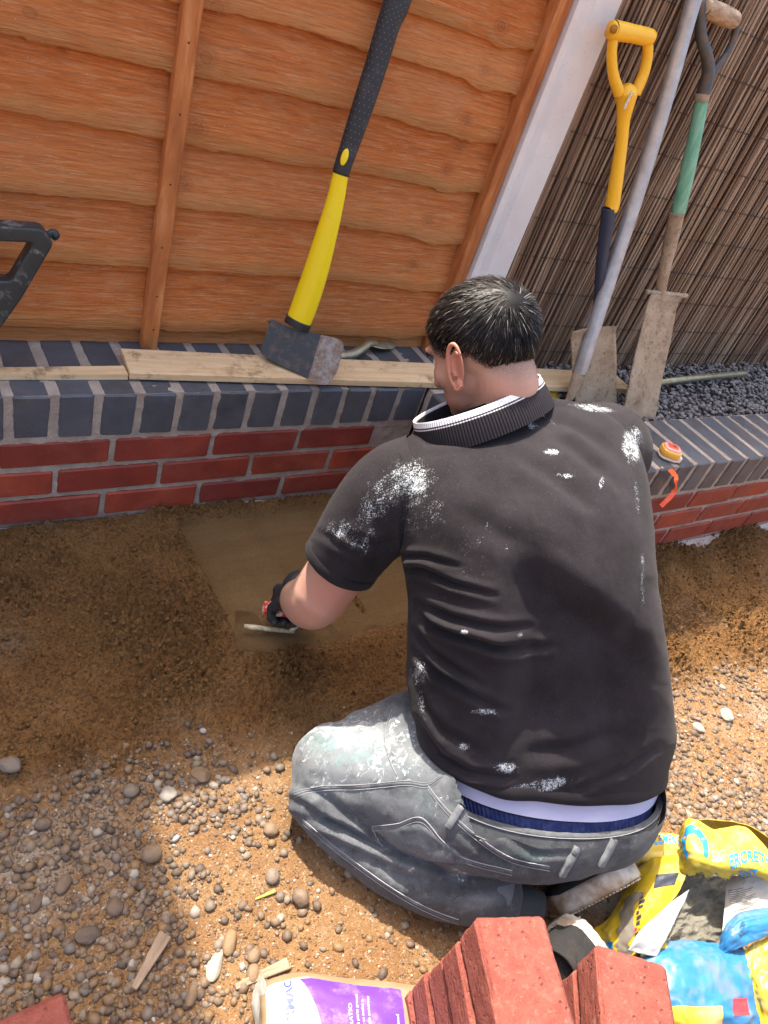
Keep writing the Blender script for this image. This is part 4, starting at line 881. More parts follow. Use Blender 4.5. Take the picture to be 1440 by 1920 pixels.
# ============================================================ shoes, seams and loops
k = NT('shoe_rubber'); c = k.co(); n = k.noise(c, 26, 5, .6); MAT['sole'] = k.fin(k.mix(k.ramp(n, [(.38, 0), (.62, .9)]), (.66, .62, .55), (.30, .20, .12)), .6, k.bump(k.noise(c, 160, 3), .0006, 1), .4)
k = NT('black_knit_upper'); c = k.co(); n = k.voro(c, 420); MAT['upper'] = k.fin(k.mix(k.ramp(k.noise(c, 20, 4), [(.5, 0), (.75, .5)]), (.018, .017, .017), (.07, .055, .045)), .85, k.bump(n, .001, .6), .2)
def shoe(heel, toe, upd, name):
    """shoe with its sole facing outwards: heel, toe world points of the sole midline, upd: direction from sole to ankle"""
    heel = np.array(heel); toe = np.array(toe); ax = toe-heel; Ls = np.linalg.norm(ax); ax /= Ls; up = np.array(upd, float); up -= ax*(up@ax); up /= np.linalg.norm(up); sd_ = np.cross(ax, up)
    root = thing(name, None, None); root.parent = person; root.location = (0, 0, 0)-person.location+Vector((0, 0, 0)) if False else -person.location
    n = 40; nv = 44; a = np.linspace(0, 2*np.pi, nv, endpoint=False)
    def outline(t, g=0): return (.033+.016*math.sin(math.pi*min(1, t*1.05))**.8*(1+.35*t)-.020*max(0, .10-t)/.10-.034*max(0, t-.80)/.20+g)
    rows = []
    T = np.linspace(0, 1, n)
    # midsole: loft across its thickness of the plan outline, with vertical ribs
    def plan(g, h, ribs=0):
        pts = []
        for s in (1, -1):
            tt = T if s == 1 else T[::-1]
            for t in tt:
                wv = ribs*(.5+.5*math.sin(t*150)); x = t*Ls; pts.append(heel+ax*x+sd_*s*(outline(t, g)+wv)+up*(h+.014*max(0, t-.72)/.28+.006*max(0, .25-t)))
        return np.array(pts)
    prof = [(-.02, -.002), (-.004, -.004), (.001, .001), (.003, .008), (.003, .016), (.004, .022), (.002, .030), (-.003, .033), (-.02, .034)]
    R = np.concatenate([plan(g, h, -.0018 if h < .018 else 0) for g, h in prof]); V = R; F = [list(q) for q in grid_faces(len(prof), 2*n, True)]; F.append(list(range(2*n))); F.append([(len(prof)-1)*2*n+i for i in range(2*n)][::-1])
    part('sole', pym('sole', V, F, MAT['sole'], True), root)
    tr = []
    for i in range(26):
        t = .04+.92*i/25; w = outline(t)-.006; b = heel+ax*(t*Ls)-up*(.004-.014*max(0, t-.72)/.28)
        c8 = [b+ax*dx+sd_*dy-up*dz for dz in (0, .003) for dy in (-w, w) for dx in (-.0022, .0022)]; tr.append((c8, [(0, 2, 3, 1), (4, 5, 7, 6), (0, 1, 5, 4), (2, 6, 7, 3), (0, 4, 6, 2), (1, 3, 7, 5)]))
    V, F = join_vf(tr); o = part('tread', pym('tread', V, F, MAT['sole'], False), root)
    # upper
    V = []
    for i, t in enumerate(np.linspace(0.0, 1, 36)):
        w = outline(t, .001); hgt = (.072-.012*t if t < .35 else .072-.075*((t-.35)/.65)**1.1)+.0*t; hgt = max(hgt, .012); z0 = .028+.014*max(0, t-.72)/.28
        if t < .06: w *= (.55+.45*t/.06)
        for q in a:
            V.append(heel+ax*(t*Ls+(.004 if t < .05 else 0))+sd_*w*np.cos(q)*(1 if np.sin(q) < 0 else (1-.30*np.sin(q)**2))+up*(z0+(hgt*np.sin(q) if np.sin(q) > 0 else .004*np.sin(q))))
    F = [list(q) for q in grid_faces(36, nv, True)]; F.append(list(range(nv))[::-1]); F.append([35*nv+i for i in range(nv)])
    part('upper', pym('upper', V, F, MAT['upper'], True), root)
    V = []
    for i, (t, hh, w) in enumerate(((.17, .06, .034), (.19, .085, .032), (.20, .10, .033), (.205, .101, .029), (.2, .07, .026))):
        for q in a: V.append(heel+ax*(t*Ls+.036*np.cos(q))+sd_*w*np.sin(q)+up*(hh+.008*np.cos(q)*-1))
    part('ankle_collar', pym('ankle_collar', V, [list(q) for q in grid_faces(5, nv, True)], MAT['upper'], True), root)
    return root
sR = shoe(at(1200, 1640, 1.36), at(1030, 1728, 1.40), -CR*.35+CU*.75-CF*-.45, 'shoe')
_h = at(1052, 1716, 1.325); sL = shoe(_h, _h+np.array([.03, -.22, -.055]), (-.8, .15, .35), 'shoe')
# sock/ankles
# waistband details
jb = bvh_of(np.concatenate([V1_ for V1_ in [np.array([v.co[:] for v in me_.vertices]) for me_ in [jeans.data]]]), [list(p.vertices) for p in jeans.data.polygons])
def on_jeans(poly, w, h, mat, nm='seam', n=70, at_=None): return strip_on(jb, poly, w, h, n, nm, mat, jeans, .0002, attrs=at_)
dk = {'paint': .12, 'fade': .35}
for poly in ([(552, 1490), (600, 1478), (680, 1475), (760, 1468), (800, 1472), (828, 1455)], [(735, 1335), (722, 1380), (728, 1420), (743, 1455)],
             [(802, 1475), (838, 1520), (900, 1575), (960, 1612), (1030, 1628)], [(698, 1553), (745, 1548), (790, 1537), (830, 1580), (870, 1612), (960, 1636)], [(698, 1553), (708, 1578), (718, 1590)],
             [(568, 1540), (640, 1600), (730, 1665), (800, 1705), (860, 1728)]):
    on_jeans(poly, .0036, .0009, MAT['denim'], 'seam', 70, {'paint': .0, 'fade': .55})
    P = np.array(poly, float); on_jeans([tuple(p) for p in P+np.array([0, -4.0])], .0008, .0013, MAT['stitch'], 'stitching', 70)
    if len(poly) > 3: on_jeans([tuple(p) for p in P+np.array([0, 5.0])], .0007, .0010, MAT['stitch'], 'stitching', 70)
# pocket flap piece: raised patch of cloth
def patch_on(bvh, corners, nu, nv_, off, nm, mat, parent, at_):
    (a, b, c, d) = [np.array(q, float) for q in corners]; V = []; ok = True
    for i in range(nu):
        for j in range(nv_):
            u, v = i/(nu-1), j/(nv_-1); q = (a*(1-u)+b*u)*(1-v)+(d*(1-u)+c*u)*v; p, n = cast(bvh, *q)
            if p is None: return None
            e = min(u, v, 1-u, 1-v); V.append(np.array(p)+np.array(n)*(off*min(1, e*14+.0)))
    return part(nm, mesh_np(nm, V, grid_faces(nu, nv_)[:, ::-1], mat, True, {k_: np.full(len(V), v_) for k_, v_ in at_.items()}), parent)
patch_on(jb, [(702, 1556), (788, 1542), (890, 1622), (770, 1612)], 26, 20, .0022, 'back_pocket', MAT['denim'], jeans, {'paint': .18, 'fade': .42})
# belt loops standing proud of the band
wb = bvh_of(Vt, [list(map(int, q)) for q in grid_faces(nu+4, 360, True)[:(13*360)]]) if False else None
wbv = bvh_of(V1, grid_faces(14, 360, True))
def loop(px0, px1, lift=.006):
    p0, n0 = cast(wbv, *px0); p1, n1 = cast(wbv, *px1)
    if p0 is None: p0, n0 = cast(jb, *px0)
    if p1 is None: p1, n1 = cast(jb, *px1)
    if p0 is None or p1 is None: return
    p0, p1, n0, n1 = map(np.array, (p0, p1, n0, n1)); n0 = n0 if n0@CF < 0 else -n0; n1 = n1 if n1@CF < 0 else -n1
    T = p1-p0; T /= np.linalg.norm(T); m = (n0+n1)/2; m /= np.linalg.norm(m); B = np.cross(m, T); B /= np.linalg.norm(B); V = []
    cs = [(-.03, .001), (0, .004), (.12, lift), (.5, lift*1.3), (.88, lift), (1, .004), (1.03, .001)]; L_ = np.linalg.norm(p1-p0)
    for e, th in ((-.0085, 0), (-.0085, .0022), (-.007, .0032), (.007, .0032), (.0085, .0022), (.0085, 0)):
        for t, h in cs: V.append(p0+T*L_*t+m*(h+th)+B*e)
    part('belt_loop', mesh_np('belt_loop', V, grid_faces(6, len(cs)), MAT['denim'], True, {'paint': np.full(len(V), .1), 'fade': np.full(len(V), .45)}), jeans)
for row, dz in ((1.36, .0066), (1.88, .0066)):
    Vr, _ = loft(RP, row, row+.01, 2, 360, -dz-.0006); V, F = tube(np.concatenate([Vr[:360], Vr[:2]]), .0007, 5, False); part('stitching', pym('stitching', V, F, MAT['stitch']), jeans)
N1w = vnormals(V1, grid_faces(14, 360, True)); N1w = N1w if ((V1-V1.mean(0))*N1w).sum() > 0 else -N1w; px1, py1 = proj(V1)
def band_loop(xt, lift=.007, ext=.010):
    row = slice(7*360, 8*360); near_ = (N1w[row]@CF) < -.05; j = int(np.argmin(np.abs(px1[row]-xt)+1e4*(~near_))); top = V1[12*360+j]; bot = V1[1*360+j]; m = N1w[7*360+j]; T = bot-top; L_ = np.linalg.norm(T); T /= L_; B = np.cross(m, T); B /= np.linalg.norm(B); V = []
    cs = [(-.002, .0015), (.0, .004), (.006, .006), (L_*.5, lift+.003), (L_-.002, lift), (L_+ext-.003, .006), (L_+ext, .001)]
    for e, th in ((-.0065, 0), (-.0065, .002), (-.005, .003), (.005, .003), (.0065, .002), (.0065, 0)):
        for t, h in cs: V.append(top+T*t+m*(h+th)+B*e)
    part('belt_loop', mesh_np('belt_loop', V, grid_faces(6, len(cs)), MAT['denim'], True, {'paint': np.full(len(V), .1), 'fade': np.full(len(V), .3)}), jeans)
for poly in ([(872, 1500), (858, 1524), (842, 1548)], [(1082, 1588), (1068, 1612), (1052, 1638)], [(1150, 1572), (1138, 1596), (1124, 1620)]): strip_on(jb, poly, .012, .0065, 14, 'belt_loop', MAT['denim'], jeans, .001, attrs={'paint': .1, 'fade': .75})
# turned cuff at the left ankle
cc = at(944, 1686, 1.345); ca = at(985, 1700, 1.345)-at(850, 1655, 1.345); ca /= np.linalg.norm(ca)
a = np.linspace(0, 2*np.pi, 60, endpoint=False); n1_ = np.cross(ca, CF); n1_ /= np.linalg.norm(n1_); n2_ = np.cross(ca, n1_); V = []
for d_, r_ in ((-.034, .055), (-.030, .0575), (-.004, .0565), (.001, .054), (0, .050), (-.03, .046)): V.append(cc+ca*d_+(np.cos(a)[:, None]*n1_*1.0+np.sin(a)[:, None]*n2_*.9)*(r_+.003*np.sin(a*3)[:, None]))
part('cuff', mesh_np('cuff', np.concatenate(V), grid_faces(6, 60, True), MAT['denim'], True, {'paint': np.full(360, .15), 'fade': np.full(360, .5)}), jeans)
MAT['sock'] = NT('dark_sock').fin((.03, .032, .036), .95)
for P, r_ in (([at(930, 1684, 1.347), at(1010, 1712, 1.345)], .036), ([at(1120, 1590, 1.44), at(1165, 1640, 1.41)], .044)):
    V, F = tube(P, r_, 20); part('sock', pym('sock', V, F, MAT['sock']), person)

# ============================================================ TROWEL in the hand
k = NT('red_paint'); c = k.co(); n = k.noise(c, 60, 3); MAT['redgrip'] = k.fin(k.mix(k.ramp(n, [(.48, 0), (.54, 1)]), (.50, .03, .03), (.62, .52, .36)), .5)
k = NT('mortar_coated_steel'); c = k.co(); n = k.noise(c, 50, 5, .7); MAT['dirtysteel'] = k.fin(k.mix(k.ramp(n, [(.4, 0), (.6, 1)]), (.30, .23, .13), (.55, .48, .34)), .7, k.bump(n, .002, 1), .3)
tA = atZ(493, 1139, -.300); tB = atZ(600, 1152, -.302); tdir = tB-tA; tdir /= np.linalg.norm(tdir); tperp = np.cross(tdir, [0, 0, 1.]); tperp /= np.linalg.norm(tperp)
tw = thing('trowel', 'finishing trowel with worn red handle end gripped in the black glove', 'trowel', tuple(tA))
V, F = tube([tA, tA+tdir*.003, tA+tdir*.020, tA+tdir*.06, tA+tdir*.11, tA+tdir*.125], [.010, .0150, .0160, .0150, .0155, .012], 22); part('handle', pym('handle', V, F, MAT['redgrip']), tw)
zb = -.360; sh0 = tA+tdir*-.012; sh0 = np.array([sh0[0], sh0[1], -.345]); shp = atZ(458, 1174, -.342); she = shp+tdir*.11
V, F = tube([shp, shp+tdir*.02, shp+tdir*.08, she], [.0045, .0058, .0055, .004], 10); part('shank', pym('shank', V, F, MAT['dirtysteel']), tw)
V, F = tube([shp+tdir*.10, shp+tdir*.112+np.array([0, 0, .02]), tA+tdir*.125], [.005, .005, .005], 8); part('tang', pym('tang', V, F, MAT['dirtysteel']), tw)
b0 = atZ(452, 1178, zb); bl = []
for u in (-.012, .25): 
    for v in (-.055, .055):
        for h in (-.0012, .0012): bl.append(b0+tdir*u+tperp*v+np.array([0, 0, h-.006]))
part('blade', mesh_np('blade', np.array(bl), np.array([(0, 1, 3, 2), (4, 6, 7, 5), (0, 4, 5, 1), (2, 3, 7, 6), (0, 2, 6, 4), (1, 5, 7, 3)]), MAT['ground'], False, {'sand': np.ones(8), 'screed': np.ones(8)}), tw)

# ============================================================ AXE
k = NT('yellow_fibreglass'); c = k.co(); sm = k.noise(k.co((1, 1, 2)), 40, 5, .75); MAT['axey'] = k.fin(k.mix(k.ramp(sm, [(.62, 0), (.75, .5)]), (.88, .64, .004), (.45, .36, .10)), .38, None, .5)
k = NT('black_rubber_grip'); c = k.co(); MAT['rubber'] = k.fin(k.mix(k.ramp(k.noise(c, 30, 4), [(.5, 0), (.8, .5)]), (.022, .023, .026), (.08, .08, .085)), .5, None, .4)
k = NT('black_axe_steel'); c = k.co(); n = k.noise(k.co((1, 1, 1)), 34, 6, .75, .4); n2 = k.noise(c, 160, 4, .7)
e_ = k.attr('edge'); b0_ = k.mix(k.ramp(n, [(.5, 0), (.66, .8)]), (.028, .029, .032), (.14, .085, .055)); rs = k.mix(k.ramp(k.noise(c, 45, 6, .8), [(.38, 0), (.60, 1)]), (.30, .275, .25), (.17, .085, .05))
MAT['axesteel'] = k.fin(k.mix(k.ramp(e_, [(.48, 0), (.52, 1)]), b0_, rs), .5, k.bump(n2, .0006, 1), .5)
axe = thing('splitting_axe', 'splitting axe with yellow and black handle leaning on the orange fence', 'axe', tuple(atZ(560, 690, .02)))
HP = [(757, -40, 50), (742, 10, 48), (727, 50, 42), (706, 120, 40), (680, 200, 38), (655, 275, 33), (640, 322, 30), (629, 375, 34), (612, 440, 41), (592, 510, 47), (572, 570, 49), (556, 612, 47)]
n = len(HP); P = []; Rr = []
yb, yt = .098, .170
for i, (x, y, w) in enumerate(HP):
    t = i/(n-1); Yy = yt+(yb-yt)*((y+40)/652); p = atY(x, y, Yy); z = (p-CP)@CF; P.append(p); Rr.append(w/2*z/FPX)
P = np.array(P); Rr = np.array(Rr); tq = np.linspace(0, n-1, 140); Q = cr_interp(np.concatenate([P, Rr[:, None]], 1), tq)
def handle_mesh(Q, nm, mat, parent, flat=.62, nv=28, grow=0, cap=True, bumps=False):
    T = np.gradient(Q[:, :3], axis=0); T /= np.linalg.norm(T, axis=1)[:, None]; V = []
    for i in range(len(Q)):
        nn = np.cross(T[i], CF); nn /= np.linalg.norm(nn); bb = np.cross(T[i], nn); a = np.linspace(0, 2*np.pi, nv, endpoint=False); r = Q[i, 3]+grow
        V.append(Q[i, :3]+np.cos(a)[:, None]*nn*r+np.sin(a)[:, None]*bb*r*flat)
    V = np.concatenate(V); F = [list(q) for q in grid_faces(len(Q), nv, True)]
    if cap: F += [list(range(nv))[::-1], [(len(Q)-1)*nv+i for i in range(nv)]]
    return part(nm, pym(nm, V, F, mat, True), parent), T
cut = np.argmin(np.abs(proj(Q[:, :3])[1]-326))
handle_mesh(Q[cut-1:], 'handle', MAT['axey'], axe)
gp, T = handle_mesh(Q[:cut+1], 'grip', MAT['rubber'], axe, grow=.0016)
dm = []
BV, BF = ico(1)
for i in range(8, cut-9, 2):
    nn = np.cross(T[i], CF); nn /= np.linalg.norm(nn); bb = np.cross(T[i], nn); bb = bb if bb@CF < 0 else -bb; r = Q[i, 3]+.0016
    for j in range(5):
        a = math.radians(35+27.5*(j+(.5 if (i//2) % 2 else 0))); c0 = Q[i, :3]+math.cos(a)*nn*r+math.sin(a)*bb*r*.62; dm.append((BV*.0011+c0, BF))
V, F = join_vf(dm); part('grip_studs', pym('grip_studs', V, F, (lambda k: k.fin((.16, .16, .17), .5))(NT('worn_rubber_stud'))), axe)['kind'] = 'stuff'
ov = atY(643, 296, .112); c0, T0 = Q[cut-6, :3], T[cut-6]; nn = np.cross(T0, CF); nn /= np.linalg.norm(nn); bb = np.cross(T0, nn); bb = bb if bb@CF < 0 else -bb
v = BV_ = ico(3)[0]; v = v[:, :1]*nn*.0075+v[:, 1:2]*T0*.017+v[:, 2:3]*bb*.002; cI = np.argmin(np.abs(proj(Q[:, :3])[1]-296)); part('inlay', pym('inlay', v+Q[cI, :3]+bb*(Q[cI, 3]*.62+.0012), ico(3)[1], MAT['axey']), axe)
P2 = Q[-9:, :].copy(); P2[:, 3] += .0022; handle_mesh(P2[3:], 'collar', MAT['rubber'], axe)
# head: outline in its own plane, thick poll tapering to the edge
bt = atZ(500, 668, .021); tp = atZ(607, 722, .020); zb_ = (bt-CP)@CF; zt_ = (tp-CP)@CF
OUT = [(516, 602), (560, 620), (600, 628), (641, 640), (640, 665), (634, 690), (625, 708), (607, 722), (560, 700), (500, 667), (505, 630)]
def hz(x, y): return zb_+(zt_-zb_)*np.clip((x-500)/115., 0, 1.25)-.012*(720-y)/100.
nrm_h = np.cross(at(641, 640, hz(641, 640))-at(516, 602, hz(516, 602)), at(500, 667, hz(500, 667))-at(516, 602, hz(516, 602))); nrm_h /= np.linalg.norm(nrm_h); nrm_h = nrm_h if nrm_h@CF < 0 else -nrm_h
from mathutils.geometry import delaunay_2d_cdt
pts = [Vector((x, y)) for x, y in resample(OUT+[OUT[0]], 80)[:-1]]; 
inn = [Vector((x, y)) for x in range(505, 640, 9) for y in range(605, 722, 9)]
res = delaunay_2d_cdt(pts+inn, [], [list(range(80))], 1, .01); pv = np.array([q[:] for q in res[0]]); fc = res[2]
ctr_line = lambda x, y: np.clip((x-500-(y-640)*-.10)/135., 0, 1)
tt = np.clip((pv[:, 0]+.45*(pv[:, 1]-640)-505)/150., 0, 1); th = .026*(1-tt)**.85+.0009
mid = np.array([at(x, y, hz(x, y)) for x, y in pv]); Vf_ = mid+nrm_h*th[:, None]; Vb_ = mid-nrm_h*th[:, None]; nf = len(pv)
edge_i = res[3] if False else None
bnd = {}
for f in fc:
    for i in range(3): e = (f[i], f[(i+1) % 3]); bnd[e] = 1
rim = [e for e in bnd if (e[1], e[0]) not in bnd]
F = [list(f) for f in fc]+[[i+nf for i in f[::-1]] for f in fc]+[[e[1], e[0], e[0]+nf, e[1]+nf] for e in rim]
edg = ((pv[:, 0]-.38*(640-pv[:, 1])*-1.0-(0)) > 0).astype(float); edg = sstep(590, 606, pv[:, 0]+.30*(pv[:, 1]-650))
me = bpy.data.meshes.new('axe_head'); me.from_pydata([tuple(v) for v in np.concatenate([Vf_, Vb_])], [], F); me.update(); me.materials.append(MAT['axesteel'])
at_e = me.attributes.new('edge', 'FLOAT', 'POINT'); at_e.data.foreach_set('value', np.concatenate([edg, edg]).astype(np.float32)); part('axe_head', me, axe)

# ============================================================ SPADES, BAR
k = NT('yellow_plastic'); c = k.co(); MAT['yplastic'] = k.fin(k.mix(k.ramp(k.noise(c, 60, 5, .7), [(.6, 0), (.8, .35)]), (.85, .46, .02), (.55, .30, .05)), .42, None, .45)
k = NT('navy_paint'); MAT['navy'] = k.fin((.02, .028, .055), .5)
k = NT('rusty_blade'); c = k.co(); n = k.noise(c, 20, 6, .7); n2 = k.noise(c, 90, 5, .75); col = k.ramp(n, [(.3, (.23, .15, .09)), (.5, (.36, .26, .17)), (.7, (.44, .34, .24))]); col = k.mix(k.ramp(n2, [(.55, 0), (.66, .85)]), col, (.14, .07, .04))
MAT['rust'] = k.fin(col, .8, k.bump(n2, .0012, 1), .3)
k = NT('dark_iron'); c = k.co(); n = k.noise(c, 60, 5, .7); MAT['iron'] = k.fin(k.mix(k.ramp(n, [(.45, 0), (.65, 1)]), (.07, .085, .09), (.16, .09, .06)), .5, None, .5, .3)
k = NT('green_paint'); c = k.co((30, 30, 3)); n = k.noise(c, 4, 5, .6); MAT['green'] = k.fin(k.mix(k.ramp(n, [(.4, 0), (.65, 1)]), (.12, .34, .22), (.22, .44, .31)), .55)
k = NT('grey_grip_wood'); c = k.co((8, 30, 30)); n = k.noise(c, 4, 5, .6); MAT['gwood'] = k.fin(k.ramp(n, [(.35, (.24, .15, .09)), (.6, (.45, .32, .21))]), .7, k.bump(n, .0008, 1))
k = NT('galvanised_steel'); c = k.co(); n = k.noise(c, 30, 4, .6); n3 = k.noise(c, 200, 3, .7); MAT['galv'] = k.fin(k.mix(k.ramp(n3, [(.66, 0), (.72, .8)]), k.ramp(n, [(.3, (.42, .43, .46)), (.7, (.58, .60, .64))]), (.08, .07, .07)), .42, None, .5, .55)
def pxtube(pts, nm, mat, parent, nv=18, flat=1, nq=60, cap=True):
    """pts: (px, py, width px, Y)"""
    P = np.array([atY(x, y, Y) for x, y, w, Y in pts]); R = np.array([w/2*((p-CP)@CF)/FPX for (x, y, w, Y), p in zip(pts, P)]); Q = cr_interp(np.concatenate([P, R[:, None]], 1), np.linspace(0, len(P)-1, nq))
    if flat != 1: return handle_mesh(Q, nm, mat, parent, flat, nv)[0]
    V, F = tube(Q[:, :3], Q[:, 3], nv, cap); return part(nm, pym(nm, V, F, mat, True), parent)
def blade(corners, depth, nm, parent, curve=.012, thick=.0018, mat=None):
    """corners: TL TR BR BL world; curved plate"""
    TL, TR, BR, BL = [np.array(c) for c in corners]; n = np.cross(TR-TL, BL-TL); n /= np.linalg.norm(n); n = n if n@CF < 0 else -n; nu, nv = 26, 20; V = []
    for s in (1, -1):
        for i in range(nu):
            for j in range(nv):
                u, v = j/(nv-1), i/(nu-1); p = (TL*(1-u)+TR*u)*(1-v)+(BL*(1-u)+BR*u)*v
                V.append(p+n*(curve*(4*(u-.5)**2)*(1-.5*v)+.010*max(0, .06-v)/.06*1+s*thick+.0015*math.sin(v*9+u*5))+(BL-TL)*(.02*(u-.5)**2 if v > .9 else 0))
    F = [list(q) for q in grid_faces(nu, nv)]; o = nu*nv; F += [[a+o for a in q[::-1]] for q in grid_faces(nu, nv)]
    ring_ = [j for j in range(nv)]+[i*nv+nv-1 for i in range(1, nu)]+[(nu-1)*nv+j for j in range(nv-2, -1, -1)]+[i*nv for i in range(nu-2, 0, -1)]
    F += [[ring_[i], ring_[i-1], ring_[i-1]+o, ring_[i]+o] for i in range(len(ring_))]
    return part(nm, pym(nm, V, F, mat or MAT['rust'], True), parent)
s1 = thing('spade', 'spade with yellow plastic D handle and navy socket leaning on the reed screen', 'spade', tuple(atY(1115, 765, -.07)))
pxtube([(1161, 175, 22, .085), (1150, 140, 20, .09), (1147, 100, 19, .095), (1151, 66, 19, .10)], 'grip_arm', MAT['yplastic'], s1)
pxtube([(1190, 176, 22, .085), (1206, 140, 21, .09), (1214, 105, 20, .095), (1214, 72, 20, .10)], 'grip_arm', MAT['yplastic'], s1)
pxtube([(1149, 56, 30, .10), (1152, 57, 34, .10), (1185, 63, 31, .10), (1216, 70, 30, .10), (1220, 71, 24, .10)], 'grip_bar', MAT['yplastic'], s1)
pxtube([(1175, 158, 14, .087), (1175, 172, 40, .085), (1173, 195, 34, .08), (1169, 225, 25, .075), (1165, 270, 23, .065), (1155, 340, 26, .05), (1148, 384, 27, .04), (1145, 390, 29, .04)], 'shaft', MAT['yplastic'], s1)
hole = atY(1152, 55, .085); V, F = tube([hole, hole+np.array([.002, .006, 0])], .0085, 14); part('hole_shade_disc', pym('hole_shade_disc', V, F, (lambda k: k.fin((.35, .15, .01), .8))(NT('hole_shadowed_plastic'))), s1)  # solid disc; the shade of the hole is put into its darker colour
part('label_strip', pym('label_strip', *box_vf(-.0028, .0028, -.0012, .0012, -.019, .019), (lambda k: k.fin(k.mix(k.ramp(k.voro(k.co((1, 1, 1)), 380), [(.3, 0), (.4, 1)]), (.05, .05, .05), (.7, .7, .65)), .4))(NT('label_print')), False), s1).location = Vector(atY(1178, 188, .057))-Vector(s1.location)
pxtube([(1142, 390, 27, .04), (1137, 430, 26, .03), (1128, 490, 21, .015), (1122, 560, 18, -.00), (1118, 612, 22, -.02)], 'socket', MAT['navy'], s1)
blade([atY(1063, 617, -.02), atY(1148, 607, -.02), atZ(1154, 775, -.045), atZ(1076, 768, -.045)], 0, 'blade', s1)
s2 = thing('spade', 'old spade with wooden T grip and green shaft leaning on the reed screen', 'spade', tuple(atZ(1190, 788, -.04)))
pxtube([(1323, 14, 26, .10), (1326, 15, 31, .10), (1350, 26, 34, .10), (1374, 37, 31, .10), (1378, 39, 24, .10)], 'grip_bar', MAT['gwood'], s2)
pxtube([(1309, 2, 26, .105), (1313, 30, 20, .10), (1315, 70, 21, .092), (1325, 105, 22, .085), (1328, 135, 24, .08), (1318, 178, 27, .075), (1315, 190, 27, .072)], 'yoke_arm', MAT['iron'], s2)
pxtube([(1382, 36, 14, .105), (1379, 60, 13, .10), (1366, 95, 13, .092), (1348, 120, 14, .085), (1334, 142, 16, .08), (1326, 168, 16, .075)], 'yoke_arm', MAT['iron'], s2)
pxtube([(1318, 176, 28, .0745), (1314, 190, 28, .0715)], 'ferrule', MAT['rust'], s2)
pxtube([(1316, 188, 24, .072), (1302, 260, 26, .055), (1287, 330, 28, .04), (1271, 400, 26, .028)], 'shaft', MAT['green'], s2)
pxtube([(1270, 398, 28, .028), (1258, 450, 27, .018), (1247, 500, 22, .008), (1238, 550, 20, -.003), (1230, 620, 14, -.022)], 'socket', MAT['rust'], s2)
blade([atY(1213, 549, -.005), atY(1268, 556, -.005), atZ(1224, 790, -.035), atZ(1162, 786, -.035)], 0, 'blade', s2, .008)
pxtube([(1212, 547, 9, -.008), (1245, 551, 10, -.008), (1287, 555, 9, -.008)], 'tread', MAT['rust'], s2)
bar = thing('digging_bar', 'long round grey steel digging bar leaning between the two spades', 'bar', tuple(atZ(1059, 765, -.03)))
pxtube([(1322, -60, 30, .10), (1295, 20, 29, .092), (1250, 180, 29, .07), (1205, 330, 29, .045), (1150, 500, 28, .005), (1102, 650, 27, -.045), (1087, 700, 26, -.06)], 'shaft', MAT['galv'], bar)
pxtube([(1089, 694, 27, -.058), (1084, 706, 24, -.062), (1070, 742, 16, -.075), (1064, 752, 11, -.078), (1057, 770, 5, -.083)], 'tip', MAT['rust'], bar)
MAT['brass'] = (lambda k: k.fin(k.mix(k.ramp(k.noise(k.co(), 50, 5, .7), [(.4, 0), (.65, 1)]), (.30, .25, .14), (.42, .38, .28)), .4, None, .5, .6))(NT('dull_brass'))
V, F = tube([atZ(1222, 719, -.002), atZ(1300, 709, .0), atZ(1396, 700, .002)], .0115, 16); o = link('metal_tube', pym('metal_tube', V, F, MAT['brass'])); tag(o, 'thin brown metal tube lying on the dark slate chippings', 'tube')
sp = thing('bent_bar', 'bent metal bar with flattened oval end beside the axe head', 'bar', tuple(atZ(680, 660, .004)))
V, F = tube([atZ(585, 668, .012), atZ(640, 668, .012), atZ(663, 664, .014), atZ(676, 656, .022), atZ(690, 645, .030), atZ(706, 644, .030)], [.0125, .0125, .0125, .0115, .010, .007], 18); part('shaft', pym('shaft', V, F, MAT['brass']), sp)
v = ico(3)[0].copy(); e0 = atZ(690, 648, .024); e1 = atZ(738, 648, .006); ax_ = e1-e0; L_ = np.linalg.norm(ax_); ax_ /= L_; sd_ = np.cross([0, 0, 1], ax_); sd_ /= np.linalg.norm(sd_); up_ = np.cross(ax_, sd_)
V = (e0+e1)/2+v[:, :1]*ax_*L_*.56+v[:, 1:2]*sd_*.020+up_*(v[:, 2:3]*.003+.006*(1-v[:, 1:2]**2)); part('spoon', pym('spoon', V, ico(3)[1], MAT['brass']), sp)
yt_ = thing('tube', 'short yellow plastic tube poking out under the pine plank', 'tube', tuple(atZ(1035, 743, -.03)))
V, F = tube([atZ(925, 752, -.03), atZ(1041, 741, -.03), atZ(1044, 741, -.03)], [.019, .019, .016], 20); part('tube_body', pym('tube_body', V, F, MAT['yplastic']), yt_)
